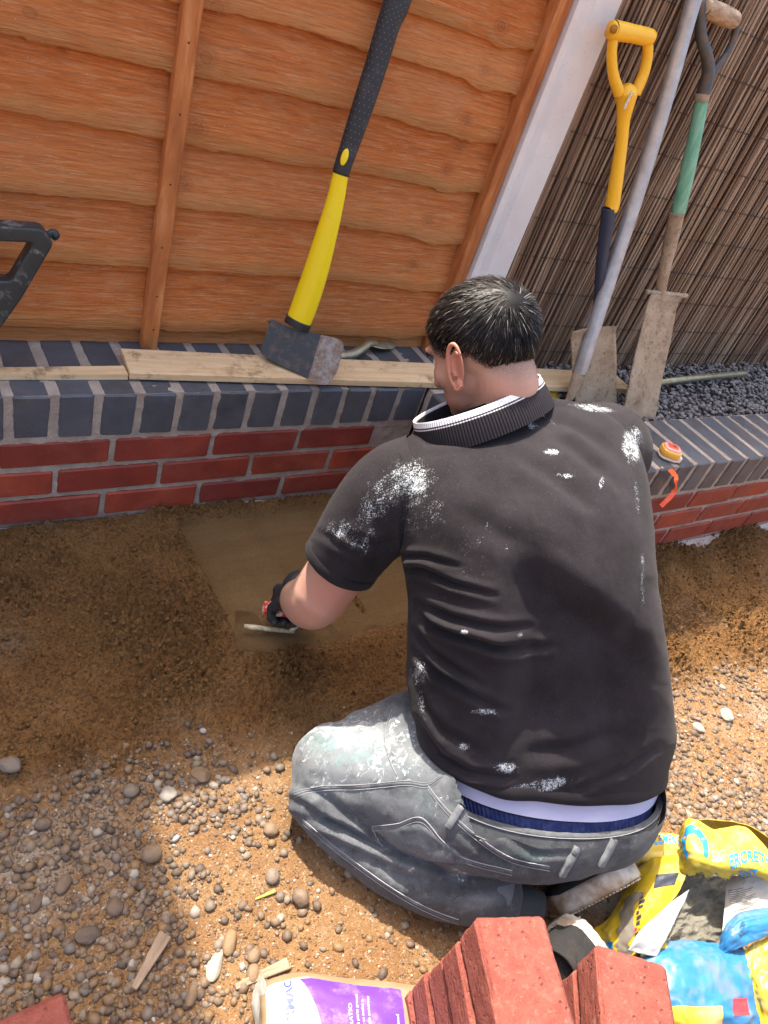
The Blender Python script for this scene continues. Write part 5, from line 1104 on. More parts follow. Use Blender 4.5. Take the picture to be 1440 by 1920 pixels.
# planks
def box_mesh(name, L, Wd, H, mat, seed=0, bev=.0012):
    return bm_mesh(name, bev_box(L, Wd, H, bev, .0006, 1, seed), mat)
a0 = atZ(243, 712, .004); a1 = atZ(1180, 738, .004); dirp = (a1-a0); Lp = np.linalg.norm(dirp); dirp /= Lp; perp = np.array([-dirp[1], dirp[0], 0])
bz = box_mesh('plank', Lp, .098, .017, MAT['plank'], 1); o = link('plank', bz, None, tuple(a0+dirp*Lp/2+perp*.049+np.array([0, 0, .0085]))); o.rotation_euler = (0, 0, math.atan2(dirp[1], dirp[0])); tag(o, 'wide pale pine plank lying along the blue brick coping under the axe', 'plank')
V, F = [], []
p0 = atZ(-260, 712, .001); p1 = atZ(243, 709, .001); q0 = atZ(-260, 700, .012)
pr = [(atZ(-260, 713, .001), atZ(243, 712, .001)), (atZ(-260, 713, .001)+np.array([0, 0, .013]), atZ(243, 712, .001)+np.array([0, 0, .013])), (atZ(-260, 713, .001)+np.array([0, .016, .013]), atZ(243, 712, .001)+np.array([0, .034, .013])), (atZ(-260, 713, .001)+np.array([0, .016, 0]), atZ(243, 712, .001)+np.array([0, .034, 0]))]
V = [a[0] for a in pr]+[a[1]-np.array([.004, 0, 0]) for a in pr]; F = [(0, 1, 2, 3), (7, 6, 5, 4)]+[(i, 4+i, 4+(i+1) % 4, (i+1) % 4) for i in range(4)]
o = link('timber_strip', pym('timber_strip', V, F, MAT['plank'], False)); tag(o, 'narrow tapering pine strip lying left of the wide plank', 'strip')
# black plastic tool handle at the left edge
k = NT('black_plastic'); c = k.co(); n = k.noise(c, 45, 5, .7, .4); MAT['bplastic'] = k.fin(k.mix(k.ramp(n, [(.56, 0), (.72, .6)]), (.022, .03, .032), (.30, .30, .29)), .45, k.bump(n, .0006, 1), .45)
th_ = thing('tool_handle', 'black plastic D shaped tool handle at the left edge standing on the coping', 'handle', tuple(atY(-20, 600, .07)))
Yh = .075
def hpoly(outer, inner, Y, thick, nm, mat, parent, bev=.004):
    bm = bmesh.new(); o_ = [bm.verts.new(atY(x, y, Y-thick/2)) for x, y in outer]; i_ = [bm.verts.new(atY(x, y, Y-thick/2)) for x, y in inner]; n = len(outer)
    fs = [bm.faces.new((o_[k_], o_[(k_+1) % n], i_[(k_+1) % n], i_[k_])) for k_ in range(n)]
    r = bmesh.ops.extrude_face_region(bm, geom=fs); vs = [g for g in r['geom'] if isinstance(g, bmesh.types.BMVert)]; bmesh.ops.translate(bm, verts=vs, vec=(0, thick, 0))
    bmesh.ops.recalc_face_normals(bm, faces=bm.faces); es = [e for e in bm.edges if e.is_manifold and e.calc_face_angle(0) > .6]; bmesh.ops.bevel(bm, geom=es, offset=bev, segments=3, affect='EDGES', profile=.6)
    return part(nm, bm_mesh(nm, bm, mat, True), parent)
hpoly([(-90, 424), (0, 426), (72, 430), (84, 434), (100, 455), (97, 465), (40, 562), (0, 618), (-90, 700), (-120, 560)], [(-70, 452), (0, 453), (55, 456), (60, 458), (61, 461), (58, 466), (24, 524), (18, 529), (-50, 525), (-75, 500)], Yh, .034, 'frame', MAT['bplastic'], th_)
pxtube([(86, 444, 13, Yh), (98, 436, 13, Yh), (104, 441, 16, Yh), (101, 449, 8, Yh)], 'nub', MAT['bplastic'], th_)
hpoly([(-90, 640), (-40, 645), (0, 615), (-60, 720), (-120, 720)], [(-88, 660), (-50, 662), (-45, 660), (-66, 690), (-90, 690)], Yh, .03, 'lower_frame', MAT['bplastic'], th_)
# tape measure
tp_ = thing('tape_measure', 'small clear yellow and red tape measure lying on the blue brick coping', 'tape measure', tuple(atZ(1245, 855, 0)))
k = NT('yellow_case'); MAT['tcase'] = k.fin((.80, .42, .06), .22, None, .6); MAT['tred'] = NT('red_case').fin((.85, .09, .05), .3); MAT['tpink'] = NT('pink_rim').fin((.80, .35, .30), .25); MAT['tor'] = NT('orange_tape').fin((.90, .10, .02), .4)
MAT['tclear'] = NT('clear_case').fin((.70, .55, .48), .15)
tc = atZ(1250, 857, .0); hx = np.array([.80, -.60, 0])*.88; hy = np.array([.60, .80, 0])*.88
def sq_loft(prof, nm, mat, c, parent, n=40, e=3.2):
    a = np.linspace(0, 2*np.pi, n, endpoint=False); cc_ = np.sign(np.cos(a))*np.abs(np.cos(a))**(2/e); ss_ = np.sign(np.sin(a))*np.abs(np.sin(a))**(2/e); V = []
    for r1, r2, z in prof: V.append(c+cc_[:, None]*hx*r1+ss_[:, None]*hy*r2+np.array([0, 0, z]))
    F = [list(q) for q in grid_faces(len(prof), n, True)]+[list(range(n))[::-1], [(len(prof)-1)*n+i for i in range(n)]]; return part(nm, pym(nm, np.concatenate(V), F, mat, True), parent)
sq_loft([(.030, .027, .001), (.033, .030, .004), (.033, .030, .008), (.030, .027, .0095)], 'base', MAT['tclear'], tc, tp_)
sq_loft([(.030, .027, .0085), (.0325, .0295, .012), (.0325, .0295, .027), (.030, .027, .031)], 'case', MAT['tcase'], tc, tp_)
sq_loft([(.028, .025, .0305), (.0285, .0255, .033), (.025, .022, .036), (.018, .016, .0365)], 'top_rim', MAT['tpink'], tc, tp_)
sq_loft([(.0175, .0155, .036), (.0175, .0155, .0375), (.016, .014, .038)], 'badge', MAT['tred'], tc, tp_)
sq_loft([(.006, .005, .0375), (.006, .005, .0385), (.005, .004, .0386)], 'badge_mark', MAT['rubber'], tc+hx*.004, tp_)
hx, hy = hx, hy; sq_loft([(.008, .012, .001), (.009, .013, .004), (.009, .013, .016), (.007, .010, .018)], 'mouth', MAT['tclear'], tc+hx*.032-hy*.008, tp_)
TP = [atZ(1256, 880, .006), atZ(1266, 893, .007), atZ(1268, 903, .004), atY(1266, 915, -.418), atY(1258, 930, -.424), atY(1248, 940, -.428), atY(1239, 949, -.430)]
Q = cr_interp(np.array(TP), np.linspace(0, 6, 40)); T = np.gradient(Q, axis=0); T /= np.linalg.norm(T, axis=1)[:, None]; V = []
for d_ in (-.0065, -.003, .003, .0065):
    w = np.cross(T, np.array([-.6, -.6, .5])); w /= np.linalg.norm(w, axis=1)[:, None]; V.append(Q+w*d_+np.array([0, -.0006, .0006])*(abs(d_) > .004))
part('tongue', mesh_np('tongue', np.concatenate(V), grid_faces(4, 40), MAT['tor'], True), tp_)

# ============================================================ PAVERS in the foreground
k = NT('red_concrete_paver'); c = k.co(rnd=True); n = k.noise(c, 30, 6, .7); n2 = k.noise(c, 130, 4, .75); v_ = k.voro(k.co(rnd=True), 75)
col = k.mix(k.ramp(n, [(.35, 0), (.65, 1)]), (.30, .075, .055), (.42, .125, .09)); col = k.mix(k.ramp(n2, [(.55, 0), (.7, .5)]), col, (.55, .28, .21)); ef = k.noise(c, 14, 5, .75); col = k.mix(k.ramp(ef, [(.60, 0), (.72, .55)]), col, (.62, .42, .36))
h = k.math('ADD', k.noise(c, 110, 5, .8), k.math('MULTIPLY', k.ramp(v_, [(.05, 0), (.22, 1)]), .8)); MAT['paver'] = k.fin(col, .9, k.bump(h, .0035, 1), .2)
def paver_mesh(seed, sx=.104, sy=.205, sz=.063):
    bm = bmesh.new(); bmesh.ops.create_cube(bm, size=1); bmesh.ops.scale(bm, vec=(sx, sy, sz), verts=bm.verts)
    bmesh.ops.bevel(bm, geom=list(bm.edges), offset=.0055, segments=1, affect='EDGES'); bmesh.ops.subdivide_edges(bm, edges=list(bm.edges), cuts=22, use_grid_fill=True); bmesh.ops.triangulate(bm, faces=[f for f in bm.faces if len(f.verts) > 4])
    for v in bm.verts:
        q = v.co*55+Vector((seed*9, 0, 0)); n = mnoise.fractal(q, 1.0, 2.0, 3); q2 = v.co*190; p = mnoise.noise(q2+Vector((seed, 3, 1)))
        v.co += v.co.normalized()*(.0011*n-(.0016 if p > .42 else 0))
    me = bm_mesh('paver', bm, MAT['paver'], True); return me
PM = [paver_mesh(i) for i in range(4)]
def paver_block(cx, cy, zt, rot, i, label, group='red concrete blocks stacked in the foreground'):
    o = bpy.data.objects.new('paving_block', PM[i % 4]); COL.objects.link(o); o.location = (cx, cy, zt-.0318); o.rotation_euler = (random.uniform(-.01, .01), random.uniform(-.01, .01), rot); tag(o, label, 'block', group)
    # two spacer ribs on each long side
    if i >= 100: return o
    return o
P1 = np.array([.157, -1.139]); ux = np.array([.104, -.042]); ux = ux/np.linalg.norm(ux); uy = np.array([ux[1], -ux[0]]); rotA = math.atan2(ux[1], ux[0])
def blk(o2, du, dv, zt, dr, i, label): c = o2+ux*(du+.052)+uy*(dv+.1025); return paver_block(c[0], c[1], zt, rotA+dr, i, label)
blk(P1, .0, 0, -.054, 0, 0, 'large red concrete block on top of the stack in front of the shoe')
C1_ = np.array([.300, -1.236]); c2 = np.array([.078, -.062]); r2 = math.atan2(c2[1], c2[0]); uc = c2/np.linalg.norm(c2); vc = np.array([uc[1], -uc[0]])
cc2 = C1_+uc*.052+vc*.1025; paver_block(cc2[0], cc2[1], -.054, r2, 1, 'red concrete block on top, beside the torn cement bag')
blk(P1, -.003, .004, -.120, .0, 3, 'red concrete block directly under the top block of the stack')
cc2 = C1_+uc*.053+vc*.108; paver_block(cc2[0], cc2[1], -.120, r2+.02, 0, 'red concrete block under the right hand top block')
for L_, zt in enumerate((-.186, -.252, -.318, -.3845)):
    for q, du in enumerate((.0,)):
        blk(P1, du+random.uniform(-.004, .003), random.uniform(-.004, .004), zt, random.uniform(-.02, .02), L_+q, 'red concrete block under the left hand top blocks, %s' % ('third layer down', 'fourth layer down', 'fifth layer down', 'bottom layer')[L_])
    cc2 = C1_+uc*(.052+random.uniform(-.003, .003))+vc*.108; paver_block(cc2[0], cc2[1], zt, r2+random.uniform(-.02, .02), L_, 'red concrete block under the right hand blocks, %s' % ('third layer down', 'fourth layer down', 'fifth layer down', 'bottom layer')[L_])
gzl = gz(-.34, -1.07)
for j, zt in enumerate((gzl+.0635, gzl+.129)):
    q = atZ(118, 1858, gzl+.129); 
    r = .02; c_ = q[:2]+np.array([-.052, -.1025])
    paver_block(c_[0]+.004*j, c_[1], zt, r, 2+j, ['lower red concrete block of the pair at bottom left', 'upper red concrete block of the pair at bottom left corner'][j])
# ============================================================ PEBBLES, STONES, CLODS
k = NT('pebble'); r_ = k.attr('rnd'); c = k.co(); n = k.noise(c, 70, 5, .65); n2 = k.noise(c, 300, 3, .7)
col = k.ramp(r_, [(0, (.10, .07, .055)), (.25, (.19, .13, .09)), (.45, (.26, .18, .12)), (.6, (.36, .21, .08)), (.75, (.22, .19, .17)), (.88, (.33, .25, .17)), (.95, (.45, .38, .30)), (1, (.62, .58, .50))])
col = k.mix(k.ramp(n, [(.4, 0), (.7, .45)]), col, (.40, .26, .15)); col = k.mix(k.ramp(n2, [(.6, 0), (.75, .4)]), col, (.15, .10, .08)); MAT['pebble'] = k.fin(col, .62, k.bump(k.math('ADD', n, n2), .0008, 1), .35)
k = NT('soil_crumb'); r_ = k.attr('rnd'); c = k.co(); n2 = k.noise(c, 300, 3, .7)
col = k.ramp(r_, [(0, (.20, .10, .04)), (.45, (.31, .175, .08)), (.8, (.38, .235, .12)), (.9, (.50, .41, .31)), (1, (.66, .61, .54))], 'LINEAR'); MAT['crumb'] = k.fin(k.mix(k.ramp(n2, [(.5, 0), (.7, .4)]), col, (.2, .1, .04)), .95, None, .1)
k = NT('sand_clod'); r_ = k.attr('rnd'); c = k.co(); n2 = k.noise(c, 260, 4, .75)
MAT['clod'] = k.fin(k.mix(k.ramp(n2, [(.35, .5), (.6, 0)]), k.ramp(r_, [(0, (.19, .095, .034)), (1, (.32, .17, .066))]), (.10, .055, .02)), .95, k.bump(n2, .002, 1), .1)
rg = np.random.RandomState(21)
def samp(n, x0, x1, y0, y1, dens):
    x = rg.uniform(x0, x1, n); y = rg.uniform(y0, y1, n); kx = rg.rand(n) < dens(x, y); return x[kx], y[kx]
def notbody(x, y):                      # keep the crumbs from under the knees
    px, py = proj(np.stack([x, y, np.full(x.shape, -.41)], -1)); return ~((np.abs(px-900) < 330) & (py > 1420) & (py < 1900) & ((py-1545) < .62*(px-560)) & (px < 1180))
def dg(x, y): # gravel density 0..1
    _, sand, scr, fl = ground_z(x, y); px, py = proj(np.stack([x, y, np.full(x.shape, -.41)], -1))
    g = fbm(x*5+3, y*5, 3, 91); a = .12+.14*(px < 420)+.1*(px > 1200)
    a = a+.75*sstep(.50, .62, g)*((px < 420) | (px > 1200))+.75*blobs(px, py, [(120, 1750, 230, 130, 0, 1), (60, 1880, 200, 120, 0, 1), (330, 1480, 190, 70, 20, .9), (460, 1790, 60, 90, 0, .8), (1260, 1440, 70, 150, 0, 1), (1380, 1500, 120, 90, 0, .8), (1150, 1560, 120, 70, 0, 1), (330, 1620, 90, 40, 40, .7), (60, 1600, 90, 40, 0, .5)]).reshape(x.shape)
    return np.clip(a, 0, 1)*(1-sand)
x, y = samp(110000, -.75, 2.0, -1.72, -.52, lambda x, y: dg(x, y)*.75)
s = .0022+.0112*rg.rand(len(x))**3.6; z = ground_z(x, y)[0]
cen = np.stack([x, y, z+s*.06], -1)
me = scatter('gravel', cen, s, .55, MAT['pebble'], 1, 22, .24, True, .5); tag(link('gravel', me), 'loose rounded brown and grey gravel lying on the bare soil', 'gravel', kind='stuff')
x, y = samp(80000, -.7, 2.1, -1.72, -.5, lambda x, y: (1-ground_z(x, y)[1])*.8*notbody(x, y))
s = .0010+.0024*rg.rand(len(x))**2; z = ground_z(x, y)[0]; BVs = ico(1)
def scatter_small(name, cen, s, mat, seed, kind):
    rgs = np.random.RandomState(seed); V0 = np.array([(1, 0, -.4), (-.5, .87, -.4), (-.5, -.87, -.4), (.45, .3, .55), (-.4, .35, .6), (0, -.5, .5)]); F0 = np.array([(0, 1, 3), (1, 4, 3), (1, 2, 4), (2, 5, 4), (2, 0, 5), (0, 3, 5), (3, 4, 5)])
    n = len(cen); a = rgs.uniform(0, 6.28, n); ca, sa = np.cos(a), np.sin(a); j = rgs.uniform(.7, 1.3, (n, 6, 3)); v = V0[None]*j; X_ = v[..., 0]*ca[:, None]-v[..., 1]*sa[:, None]; Y_ = v[..., 0]*sa[:, None]+v[..., 1]*ca[:, None]
    V = np.stack([X_, Y_, v[..., 2]], -1)*s[:, None, None]+cen[:, None]; F = (F0[None]+(np.arange(n)*6)[:, None, None]).reshape(-1, 3)
    return mesh_np(name, V.reshape(-1, 3), F, mat, False, {'rnd': np.repeat(rgs.rand(n), 6)})
me = scatter_small('soil_crumbs', np.stack([x, y, z+s*.3], -1), s, MAT['crumb'], 31, 0); tag(link('soil_crumbs', me), 'fine stones and crumbs of orange soil strewn over the ground', 'soil', kind='stuff')
def dclod(x, y):
    _, sand, scr, fl = ground_z(x, y); a = fbm(x*6, y*7, 3, 31); c = fbm(x*9, y*11, 2, 77)
    return sand*(1-scr)*(1-.85*fl)*(.25+1.0*sstep(.42, .62, a))*(.4+.9*sstep(.4, .6, c))*(1+1.2*np.exp(-((y+.50)/.07)**2))
x, y = samp(230000, -.6, 2.2, -.95, -.0, lambda x, y: np.clip(dclod(x, y)*.8+.12*ground_z(x, y)[1]*(1-ground_z(x, y)[2]), 0, 1)*.85)
if True:
    s = .0009+.0016*rg.rand(len(x)); z = ground_z(x, y)[0]; me = scatter_small('sand_grains', np.stack([x, y, z+s*.3], -1), s, MAT['clod'], 43, 0); tag(link('sand_grains', me), 'fine brown crumbs of damp sand over the sand bed', 'sand', kind='stuff')
x, y = samp(60000, -.6, 2.2, -.95, -.0, lambda x, y: np.clip(dclod(x, y)+.25*ground_z(x, y)[1]*(1-ground_z(x, y)[2]), 0, 1)*.8)
s = .0013+.0055*rg.rand(len(x))**3.6; z = ground_z(x, y)[0]
me = scatter('sand_clods', np.stack([x, y, z+s*.15], -1), s, .8, MAT['clod'], 1, 41, .30, False, 1.5); tag(link('sand_clods', me), 'damp brown sand clods scattered over the sand bed', 'sand', kind='stuff')
# stones that can be picked out one by one
def stone(px, py, w, h, ang, flat, rndv, label, seed, sub=4, sharp=.05, name='stone'):
    p = atZ(px, py, gz(*atZ(px, py, -.41)[:2])); z = (p-CP)@CF; BV, BF = ico(sub); rgs = np.random.RandomState(seed); ax = rgs.randn(7, 3); ax /= np.linalg.norm(ax, axis=1)[:, None]; v = BV.copy()
    for a in ax: t = v@a; lim = rgs.uniform(.72, .95); v = v-np.clip(t-lim, 0, None)[:, None]*a*(.95 if sharp > .1 else .5)
    v = v*(1+.06*(fbm(v[:, 0]*1.6+seed, v[:, 1]*1.6+v[:, 2], 3, seed)[:, None]-.5)*2)
    # image plane extents turned on to the ground
    gx = CR*math.cos(ang)-CU*math.sin(ang); gx[2] = 0; gx /= np.linalg.norm(gx); gy = np.array([-gx[1], gx[0], 0]); a_ = w*z/FPX/2; b_ = h*z/FPX/2/.80
    V = p+v[:, :1]*gx*a_+v[:, 1:2]*gy*b_+np.array([0, 0, 1])*(v[:, 2:3]*flat*min(a_, b_)+flat*min(a_, b_)*.55)
    me = mesh_np(name, V, BF, MAT['pebble'], sharp < .1, {'rnd': np.full(len(V), rndv)}); o = link(name, me); tag(o, label, 'stone', 'single stones lying on the soil'); return o
ST = [(563, 1686, 36, 30, -.2, .8, .42, 'smooth tan pebble alone on bare soil left of the trouser leg', .05), (403, 1812, 30, 52, .35, .5, .97, 'large white flint lying left of the purple bag', .2), (430, 1770, 27, 40, .1, .7, .55, 'pale oval pebble beside the large white flint', .05),
      (283, 1604, 40, 30, -.4, .7, .68, 'ochre stone at the edge of the shade', .2), (314, 1492, 34, 26, 0, .6, .97, 'pale cream stone near the patch of grey dust', .2), (80, 1547, 32, 22, -.1, .7, .2, 'dark grey oval pebble in shade near the left edge', .05),
      (245, 1485, 30, 24, 0, .7, .8, 'grey pebble in shade just below the sand bed', .05), (20, 1437, 46, 26, 0, .6, .8, 'flat grey stone at the left edge of the sand', .2), (510, 1645, 28, 26, 0, .7, .82, 'round grey pebble in the sun left of the knee', .05),
      (508, 1557, 30, 22, -.5, .6, .66, 'yellow brown pebble lying nearest the kneeling knee', .05), (215, 1705, 32, 28, 0, .7, .25, 'dark brown round pebble in the gravel at lower left', .05), (165, 1755, 50, 28, -.15, .4, .05, 'long flat dark stone at lower left', .2),
      (475, 1793, 24, 24, .2, .7, .5, 'brown pebble touching the pale oval pebble', .05), (358, 1870, 20, 36, .1, .8, .5, 'upright oval tan pebble left of the purple bag', .05), (474, 1826, 24, 28, 0, .7, .52, 'tan pebble just above the corner of the purple bag', .05),
      (1361, 1343, 28, 24, .5, .6, .99, 'white angular stone at the right edge of the sand bed', .2), (1308, 1366, 26, 16, .4, .6, .99, 'white flint chip left of the angular white stone', .2), (598, 1648, 0, 0, 0, 0, 0, '', 0), (655, 1638, 22, 18, .8, .7, .9, 'mottled white pebble by the shadow of the trouser leg', .05),
      (118, 1660, 26, 34, .3, .7, .3, 'brown pebble beside a small white cube of stone', .05), (68, 1695, 22, 30, .3, .7, .2, 'dark pebble near the left edge below the white chip', .05), (375, 1455, 40, 26, 0, .5, .5, 'blunt tan stone at the edge of the pale cement dust', .2), (1392, 1560, 0, 0, 0, 0, 0, '', 0)]
for i, (x, y, w, h, a, fl, rv, lb, sh) in enumerate(ST):
    if w: stone(x, y, w, h, a, fl, rv, lb, 60+i, 4, sh)
# wood offcuts
def offcut(p0, p1, w, h, name, label, cat, z=None):
    a = atZ(*p0, -.412); b = atZ(*p1, -.412); a[2] = gz(*a[:2])+.002; b[2] = gz(*b[:2])+.004; d = b-a; L_ = np.linalg.norm(d); bm = bev_box(L_, w, h, .0015, .0012, 1, 3)
    for v in bm.verts:
        if v.co.x < -L_*.3: v.co.y *= .45; v.co.z *= .6
    o = link(name, bm_mesh(name, bm, MAT['oldwood']), None, tuple((a+b)/2+np.array([0, 0, h/2]))); o.rotation_euler = (.12, -math.atan2(d[2], math.hypot(d[0], d[1])), math.atan2(d[1], d[0])); return tag(o, label, cat)
MAT['oldwood'] = m_wood('weathered_offcut', (.17, .115, .075), (.27, .19, .125), (.36, .27, .18), (3, 20, 20))
offcut((252, 1850), (311, 1750), .022, .013, 'wood_stake', 'weathered wooden stake lying across the edge of the shade at lower left', 'stake')
offcut((445, 1845), (545, 1800), .018, .005, 'wood_sliver', 'thin pale wood sliver by the corner of the purple bag', 'wood')
offcut((482, 1680), (518, 1667), .006, .002, 'leaf_blade', 'small yellow green leaf lying among the pebbles', 'leaf').data.materials[0] = NT('dry_leaf').fin((.35, .33, .06), .7)
# ============================================================ added unseen tree beyond the fence, shaped to cast shade on the yard
k = NT('conifer_leaf'); MAT['leaf'] = k.fin((.045, .085, .03), .7); MAT['bark'] = NT('bark').fin((.09, .06, .04), .9)
def conifer(x, y, h, r, label, seed):
    t = thing('shade_conifer', label, 'tree', (x, y, -.4)); rgs = np.random.RandomState(seed); V, F = tube([(x, y, -.4), (x+.02, y, h*.4), (x, y, h*.85)], [.09, .06, .015], 10); part('trunk', pym('trunk', V, F, MAT['bark']), t)
    crn = lambda z_: r*np.clip(1-.26*np.maximum(z_-3.3, 0), .02, 1)*np.clip((z_+.3)*1.2, .3, 1)
    n = 26000; u = rgs.rand(n); zz = .1+(h-.1)*u; rr = crn(zz)*(.90+.12*rgs.rand(n)); a = rgs.uniform(0, 6.28, n); c = np.stack([x+rr*np.cos(a), y+rr*np.sin(a), zz], -1)
    d1 = rgs.randn(n, 3); d1 /= np.linalg.norm(d1, axis=1)[:, None]; d2 = np.cross(d1, rgs.randn(n, 3)); d2 /= np.linalg.norm(d2, axis=1)[:, None]; s_ = rgs.uniform(.03, .06, n)[:, None]
    V = np.stack([c-d1*s_, c+d2*s_*.6, c+d1*s_, c-d2*s_*.6], 1).reshape(-1, 3); F = np.arange(n*4).reshape(-1, 4); part('crown', mesh_np('crown', V, F, MAT['leaf']), t)['kind'] = 'stuff'
    zc = np.linspace(.1, h-.1, 50); ac = np.linspace(0, 2*np.pi, 36, endpoint=False); Vc = np.stack([x+np.outer(crn(zc)*.93, np.cos(ac)), y+np.outer(crn(zc)*.93, np.sin(ac)), np.repeat(zc[:, None], 36, 1)], -1).reshape(-1, 3); Vc[:, :2] += .03*(vnoise(Vc[:, 2]*8, np.arctan2(Vc[:, 1]-y, Vc[:, 0]-x)*5, 3)[:, None]-.5); part('shade_core', mesh_np('shade_core', Vc, grid_faces(50, 36, True), MAT['leaf'], True), t)  # closed core added so the crown blocks the sun fully
conifer(-1.20, 1.35, 6.6, .92, 'unseen conifer added beyond the fence at the far left to cast shade', 3)
# ============================================================ BAGS
def bag_mat(name, base, rough=.35, dust=(.42, .36, .27), da=.5, ds=9, bump_d=.0012, wear=None):
    k = NT(name); c = k.co(); n = k.noise(c, ds, 6, .7, .3); n2 = k.noise(c, 90, 4, .7); m = k.math('MULTIPLY', k.ramp(n, [(.48, 0), (.66, 1)]), k.ramp(n2, [(.3, da*.4), (.65, da)]))
    col = k.mix(m, base, dust)
    if wear: col = k.mix(k.ramp(k.noise(k.co(loc=(3, 3, 1)), 24, 6, .75, .6), [(.56, 0), (.64, .9)]), col, wear)
    return k.fin(col, k.mix(m, (rough,)*3, (.9,)*3), k.bump(k.noise(c, 40, 4, .6), bump_d, .6), .45)
MAT['bagy'] = bag_mat('yellow_plastic_sack', (.66, .48, .03), .36, da=.75, ds=14); MAT['bagb'] = bag_mat('blue_plastic_sack', (.03, .19, .42), .36, (.20, .185, .155), .85, 22)
MAT['bagw'] = bag_mat('white_sack_lining', (.68, .67, .64), .4, da=.3); MAT['bagg'] = bag_mat('dusty_grey_sack', (.30, .26, .21), .8, (.42, .36, .28), .6)
MAT['baglab'] = bag_mat('pale_sack_label', (.55, .52, .46), .5, (.40, .34, .25), .6)
k = NT('cement_powder'); c = k.co(); n = k.noise(c, 50, 6, .75); n2 = k.noise(c, 220, 4, .75); MAT['cement'] = k.fin(k.ramp(n, [(.3, (.19, .18, .14)), (.7, (.30, .28, .23))]), 1, k.bump(k.math('ADD', n, n2), .004, 1), .1)
def flat(name, c, r=.4): return NT(name).fin(c, r, None, .4)
MAT['inkblue'] = flat('blue_print', (.015, .20, .50)); MAT['inkdark'] = flat('dark_print', (.03, .035, .05)); MAT['inknavy'] = flat('navy_print', (.05, .07, .28)); MAT['inkwhite'] = flat('white_print', (.75, .73, .80)); MAT['inkred'] = flat('red_print', (.6, .03, .04)); MAT['inkpale'] = flat('pale_print', (.55, .50, .22))
class Patch:
    """sheet through a control grid of (px, py, Z)"""
    def __init__(s, grid, amp=.004, seed=0, fr=9, nu=60, nv=60, ridge=.5):
        G = np.array([[atZ(*q) for q in row] for row in grid]); s.G = G; u = np.linspace(0, G.shape[0]-1, nu); v = np.linspace(0, G.shape[1]-1, nv)
        A = cr_interp(G.reshape(G.shape[0], -1), u).reshape(nu, G.shape[1], 3); B = cr_interp(A.transpose(1, 0, 2).reshape(G.shape[1], -1), v).reshape(nv, nu, 3).transpose(1, 0, 2)
        du = np.gradient(B, axis=0); dv = np.gradient(B, axis=1); N = np.cross(du, dv); N /= np.linalg.norm(N, axis=2)[..., None]+1e-12
        if (N@CF).mean() > 0: N = -N
        U, Vv = np.meshgrid(np.linspace(0, 1, nu), np.linspace(0, 1, nv), indexing='ij'); r = np.abs(fbm(U*fr, Vv*fr, 3, seed)-.5)*2; r2 = np.abs(fbm(U*fr*1.7+9, Vv*fr*.9, 2, seed+50)-.5)*2
        s.P = B+N*((ridge-r)*amp+(ridge-r2)*amp*.8)[..., None]; s.N = N; s.nu, s.nv = nu, nv
    def mesh(s, name, mat, parent, mask=None, thick=.0006):
        V = s.P.reshape(-1, 3); F = grid_faces(s.nu, s.nv)
        if mask is not None:
            U, Vv = np.meshgrid(np.linspace(0, 1, s.nu), np.linspace(0, 1, s.nv), indexing='ij'); m = mask(U, Vv).ravel(); F = F[m[F].all(1)]
        N = s.N.reshape(-1, 3); n = len(V); V2 = np.concatenate([V+N*thick, V-N*thick]); bn = {}
        F2 = np.concatenate([F, F[:, ::-1]+n]); edges = np.concatenate([F[:, [0, 1]], F[:, [1, 2]], F[:, [2, 3]], F[:, [3, 0]]]); key = {}
        for a, b in edges: key[(int(a), int(b))] = 1
        rim = [(a, b, b+n, a+n) for (a, b) in key if (b, a) not in key]
        F2 = np.concatenate([F2, np.array(rim)[:, ::-1]]); used = np.unique(F2); remap = -np.ones(2*n, int); remap[used] = np.arange(len(used))
        return part(name, mesh_np(name, V2[used], remap[F2], mat, True), parent)
    def at(s, u, v, off=.0009):
        a = np.clip(u, 0, 1)*(s.nu-1); b = np.clip(v, 0, 1)*(s.nv-1); i = np.clip(a.astype(int), 0, s.nu-2); j = np.clip(b.astype(int), 0, s.nv-2); fa = (a-i)[:, None]; fb = (b-j)[:, None]
        P = s.P[i, j]*(1-fa)*(1-fb)+s.P[i+1, j]*fa*(1-fb)+s.P[i, j+1]*(1-fa)*fb+s.P[i+1, j+1]*fa*fb; return P+s.N[i, j]*off
def text_mesh(txt, dens=.06, bold=.012):
    cu = bpy.data.curves.new('text', 'FONT'); cu.body = txt; cu.size = 1; cu.offset = bold; cu.resolution_u = 3; ob = bpy.data.objects.new('t', cu); COL.objects.link(ob)
    me = bpy.data.meshes.new_from_object(ob.evaluated_get(bpy.context.evaluated_depsgraph_get())); bpy.data.objects.remove(ob); bm = bmesh.new(); bm.from_mesh(me); bmesh.ops.triangulate(bm, faces=bm.faces)
    for _ in range(2):
        es = [e for e in bm.edges if e.calc_length() > dens*2.2]
        if es: bmesh.ops.subdivide_edges(bm, edges=es, cuts=1); bmesh.ops.triangulate(bm, faces=bm.faces)
    V = np.array([v.co[:] for v in bm.verts]); F = [[v.index for v in f.verts] for f in bm.faces]; bm.free(); return V, F
def print_on(patch, V, F, o, du, dv, mat, parent, nm='lettering', off=.0013):
    """(x, y) of the flat print -> (u, v) of the sheet: o + x du + y dv"""
    uv = np.array(o)+V[:, :1]*np.array(du)+V[:, 1:2]*np.array(dv); me = pym(nm, patch.at(uv[:, 0], uv[:, 1], off), F, mat, False); return part(nm, me, parent)
def rect_uv(x0, y0, x1, y1, n=10):
    X, Y = np.meshgrid(np.linspace(x0, x1, n), np.linspace(y0, y1, n), indexing='ij'); return np.stack([X, Y, 0*X], -1).reshape(-1, 3), [list(q) for q in grid_faces(n, n)]
